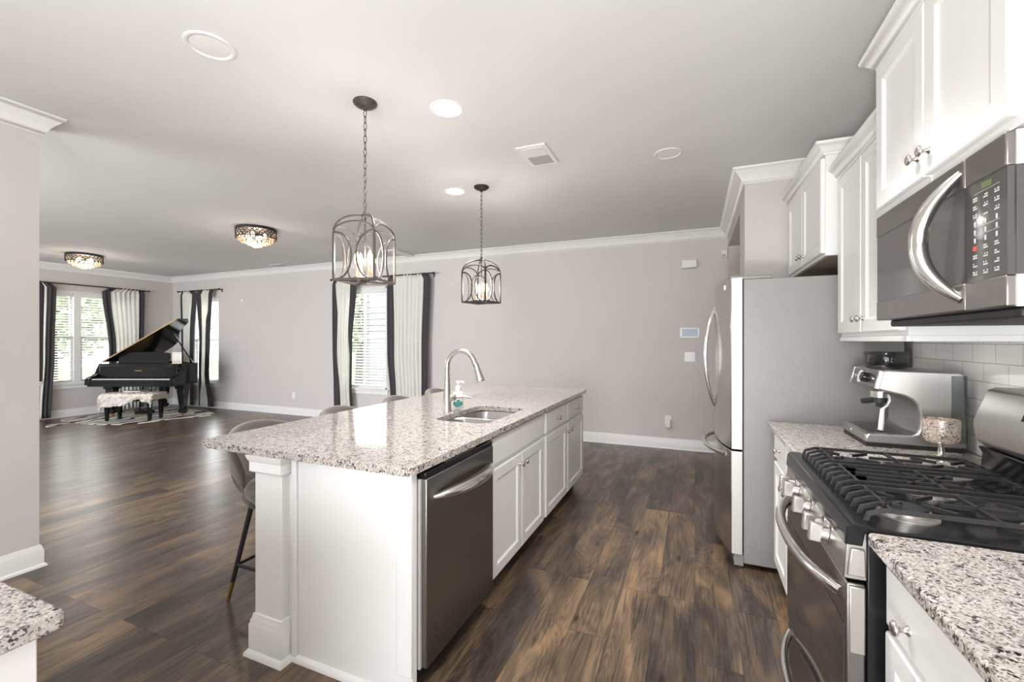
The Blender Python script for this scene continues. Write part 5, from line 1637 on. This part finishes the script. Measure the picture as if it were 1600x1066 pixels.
for k in range(4200):
    i, j = rr.randrange(1, NV), rr.randrange(1, NU)
    p = Vector(rows[i][j])
    q = Vector(rows[i][j + 1]) - p
    w_ = Vector(rows[i + 1][j]) - p
    nn = q.cross(w_)
    if nn.length < 1e-9:
        continue
    nn.normalize()
    a = p + Vector((rr.uniform(-.006, .006), rr.uniform(-.006, .006), 0))
    tip = a + nn * rr.uniform(0.020, 0.042) + Vector((rr.uniform(-.014, .014), rr.uniform(-.014, .014), -0.012))
    t_ = q.normalized() * 0.005
    t2 = w_.normalized() * 0.005
    g.add([a - t_, a + t_, a + t2, tip], [(0, 1, 3), (1, 2, 3), (2, 0, 3)])
wl_ = g.build('wool_tufts', FUR, ft, sharp=180)
wl_['kind'] = 'stuff'
shm = tag(G().box(0.17, 0.46, 0.22, 0.42, 0, 0.022).build('music_book', PAPER, None, bevel=0.002), 'flat white music book lying on the sheepskin on the bench', 'book')
shm.location = (bn.location.x, bn.location.y, 0.478)
shm.rotation_euler = bn.rotation_euler

# zebra hide
zp = [(-9.53, 3.56), (-9.62, 3.74), (-9.72, 3.95), (-9.40, 3.93), (-9.15, 3.97), (-8.90, 4.06), (-8.70, 4.14), (-8.56, 4.30), (-8.525, 4.46), (-8.50, 4.79), (-8.44, 4.95),
      (-8.30, 5.10), (-8.26, 5.30), (-8.42, 5.30), (-8.45, 5.48), (-8.70, 5.54), (-9.20, 5.60), (-9.45, 5.74), (-9.60, 5.62), (-9.85, 5.45), (-10.15, 5.25), (-10.30, 4.95),
      (-10.24, 4.55), (-10.22, 4.28), (-10.28, 4.02), (-10.10, 3.94), (-9.95, 3.98), (-9.82, 3.80), (-9.70, 3.58)]
zr = tag(G().prism(zp, flat, 0.0, 0.007).build('zebra_hide_rug', ZEBRA, None), 'black and cream zebra hide rug on the floor under the piano', 'rug')

# ------------------------------------------------------------------ outside the windows
lawn = struct(G().box(-40, 20, 6.3, 40, -0.6, -0.5).box(-40, -10.9, -20, 6.3, -0.6, -0.5).box(-10.9, 20, -20, -3.1, -0.6, -0.5).build('ground_outside', GRASS))
nh = thing('neighbour_house', 'white lap-sided neighbouring house seen through the wide window', 'house', (-5.5, 12.0, -0.5))
g = G()
for i in range(34):
    z = -0.5 + i * 0.165
    g.prism([(9.50, z), (9.478, z), (9.497, z + 0.165), (9.52, z + 0.165)], lambda u, v, w: (w, u, v), -8.30, -1.0)
g.box(-8.30, -1.0, 9.51, 14, -0.5, 5.1)
g.build('wall', SIDING, nh)
G().box(-8.36, -8.24, 9.44, 9.53, -0.5, 5.1).build('corner_board', SIDING, nh)
G().prism([(9.1, 5.0), (14.4, 5.0), (11.75, 7.2)], lambda u, v, w: (w, u, v), -8.7, -0.6).build('roof', ROOFM, nh)
def tree(x, y, h, r, label, seed):
    t = thing('garden_tree', label, 'tree', (x, y, -0.5), group='trees outside the windows')
    G().tube([(x, y, -0.5), (x + 0.1, y, h * 0.5), (x, y + 0.1, h * 0.8)], [0.16, 0.12, 0.06], 10).build('trunk', BARK, t)
    rr = random.Random(seed)
    g = G()
    for k in range(1500):
        a, b_ = rr.uniform(0, 2 * pi), rr.uniform(-1, 1)
        q = rr.random() ** 0.4
        c = Vector((x + r * q * cos(a) * sqrt(1 - b_ * b_), y + r * q * sin(a) * sqrt(1 - b_ * b_), h * 0.62 + h * 0.42 * q * b_))
        d1_ = Vector((rr.uniform(-1, 1), rr.uniform(-1, 1), rr.uniform(-1, 1))).normalized() * 0.14
        d2_ = d1_.cross(Vector((rr.uniform(-1, 1), rr.uniform(-1, 1), 1))).normalized() * 0.09
        g.add([c - d1_, c - d2_, c + d1_, c + d2_], [(0, 1, 2, 3)])
    o = g.build('foliage', LEAF, t, sharp=180)
    o['kind'] = 'stuff'
tree(-12.2, 13.5, 4.2, 1.7, 'leafy garden tree showing through the gap beside the neighbouring house', 1)
tree(-17.0, 6.4, 4.0, 2.0, 'leafy garden tree beyond the blind of the side window', 2)
tree(-20.5, 11.0, 3.6, 1.9, 'leafy garden tree past the piano through the side window', 3)
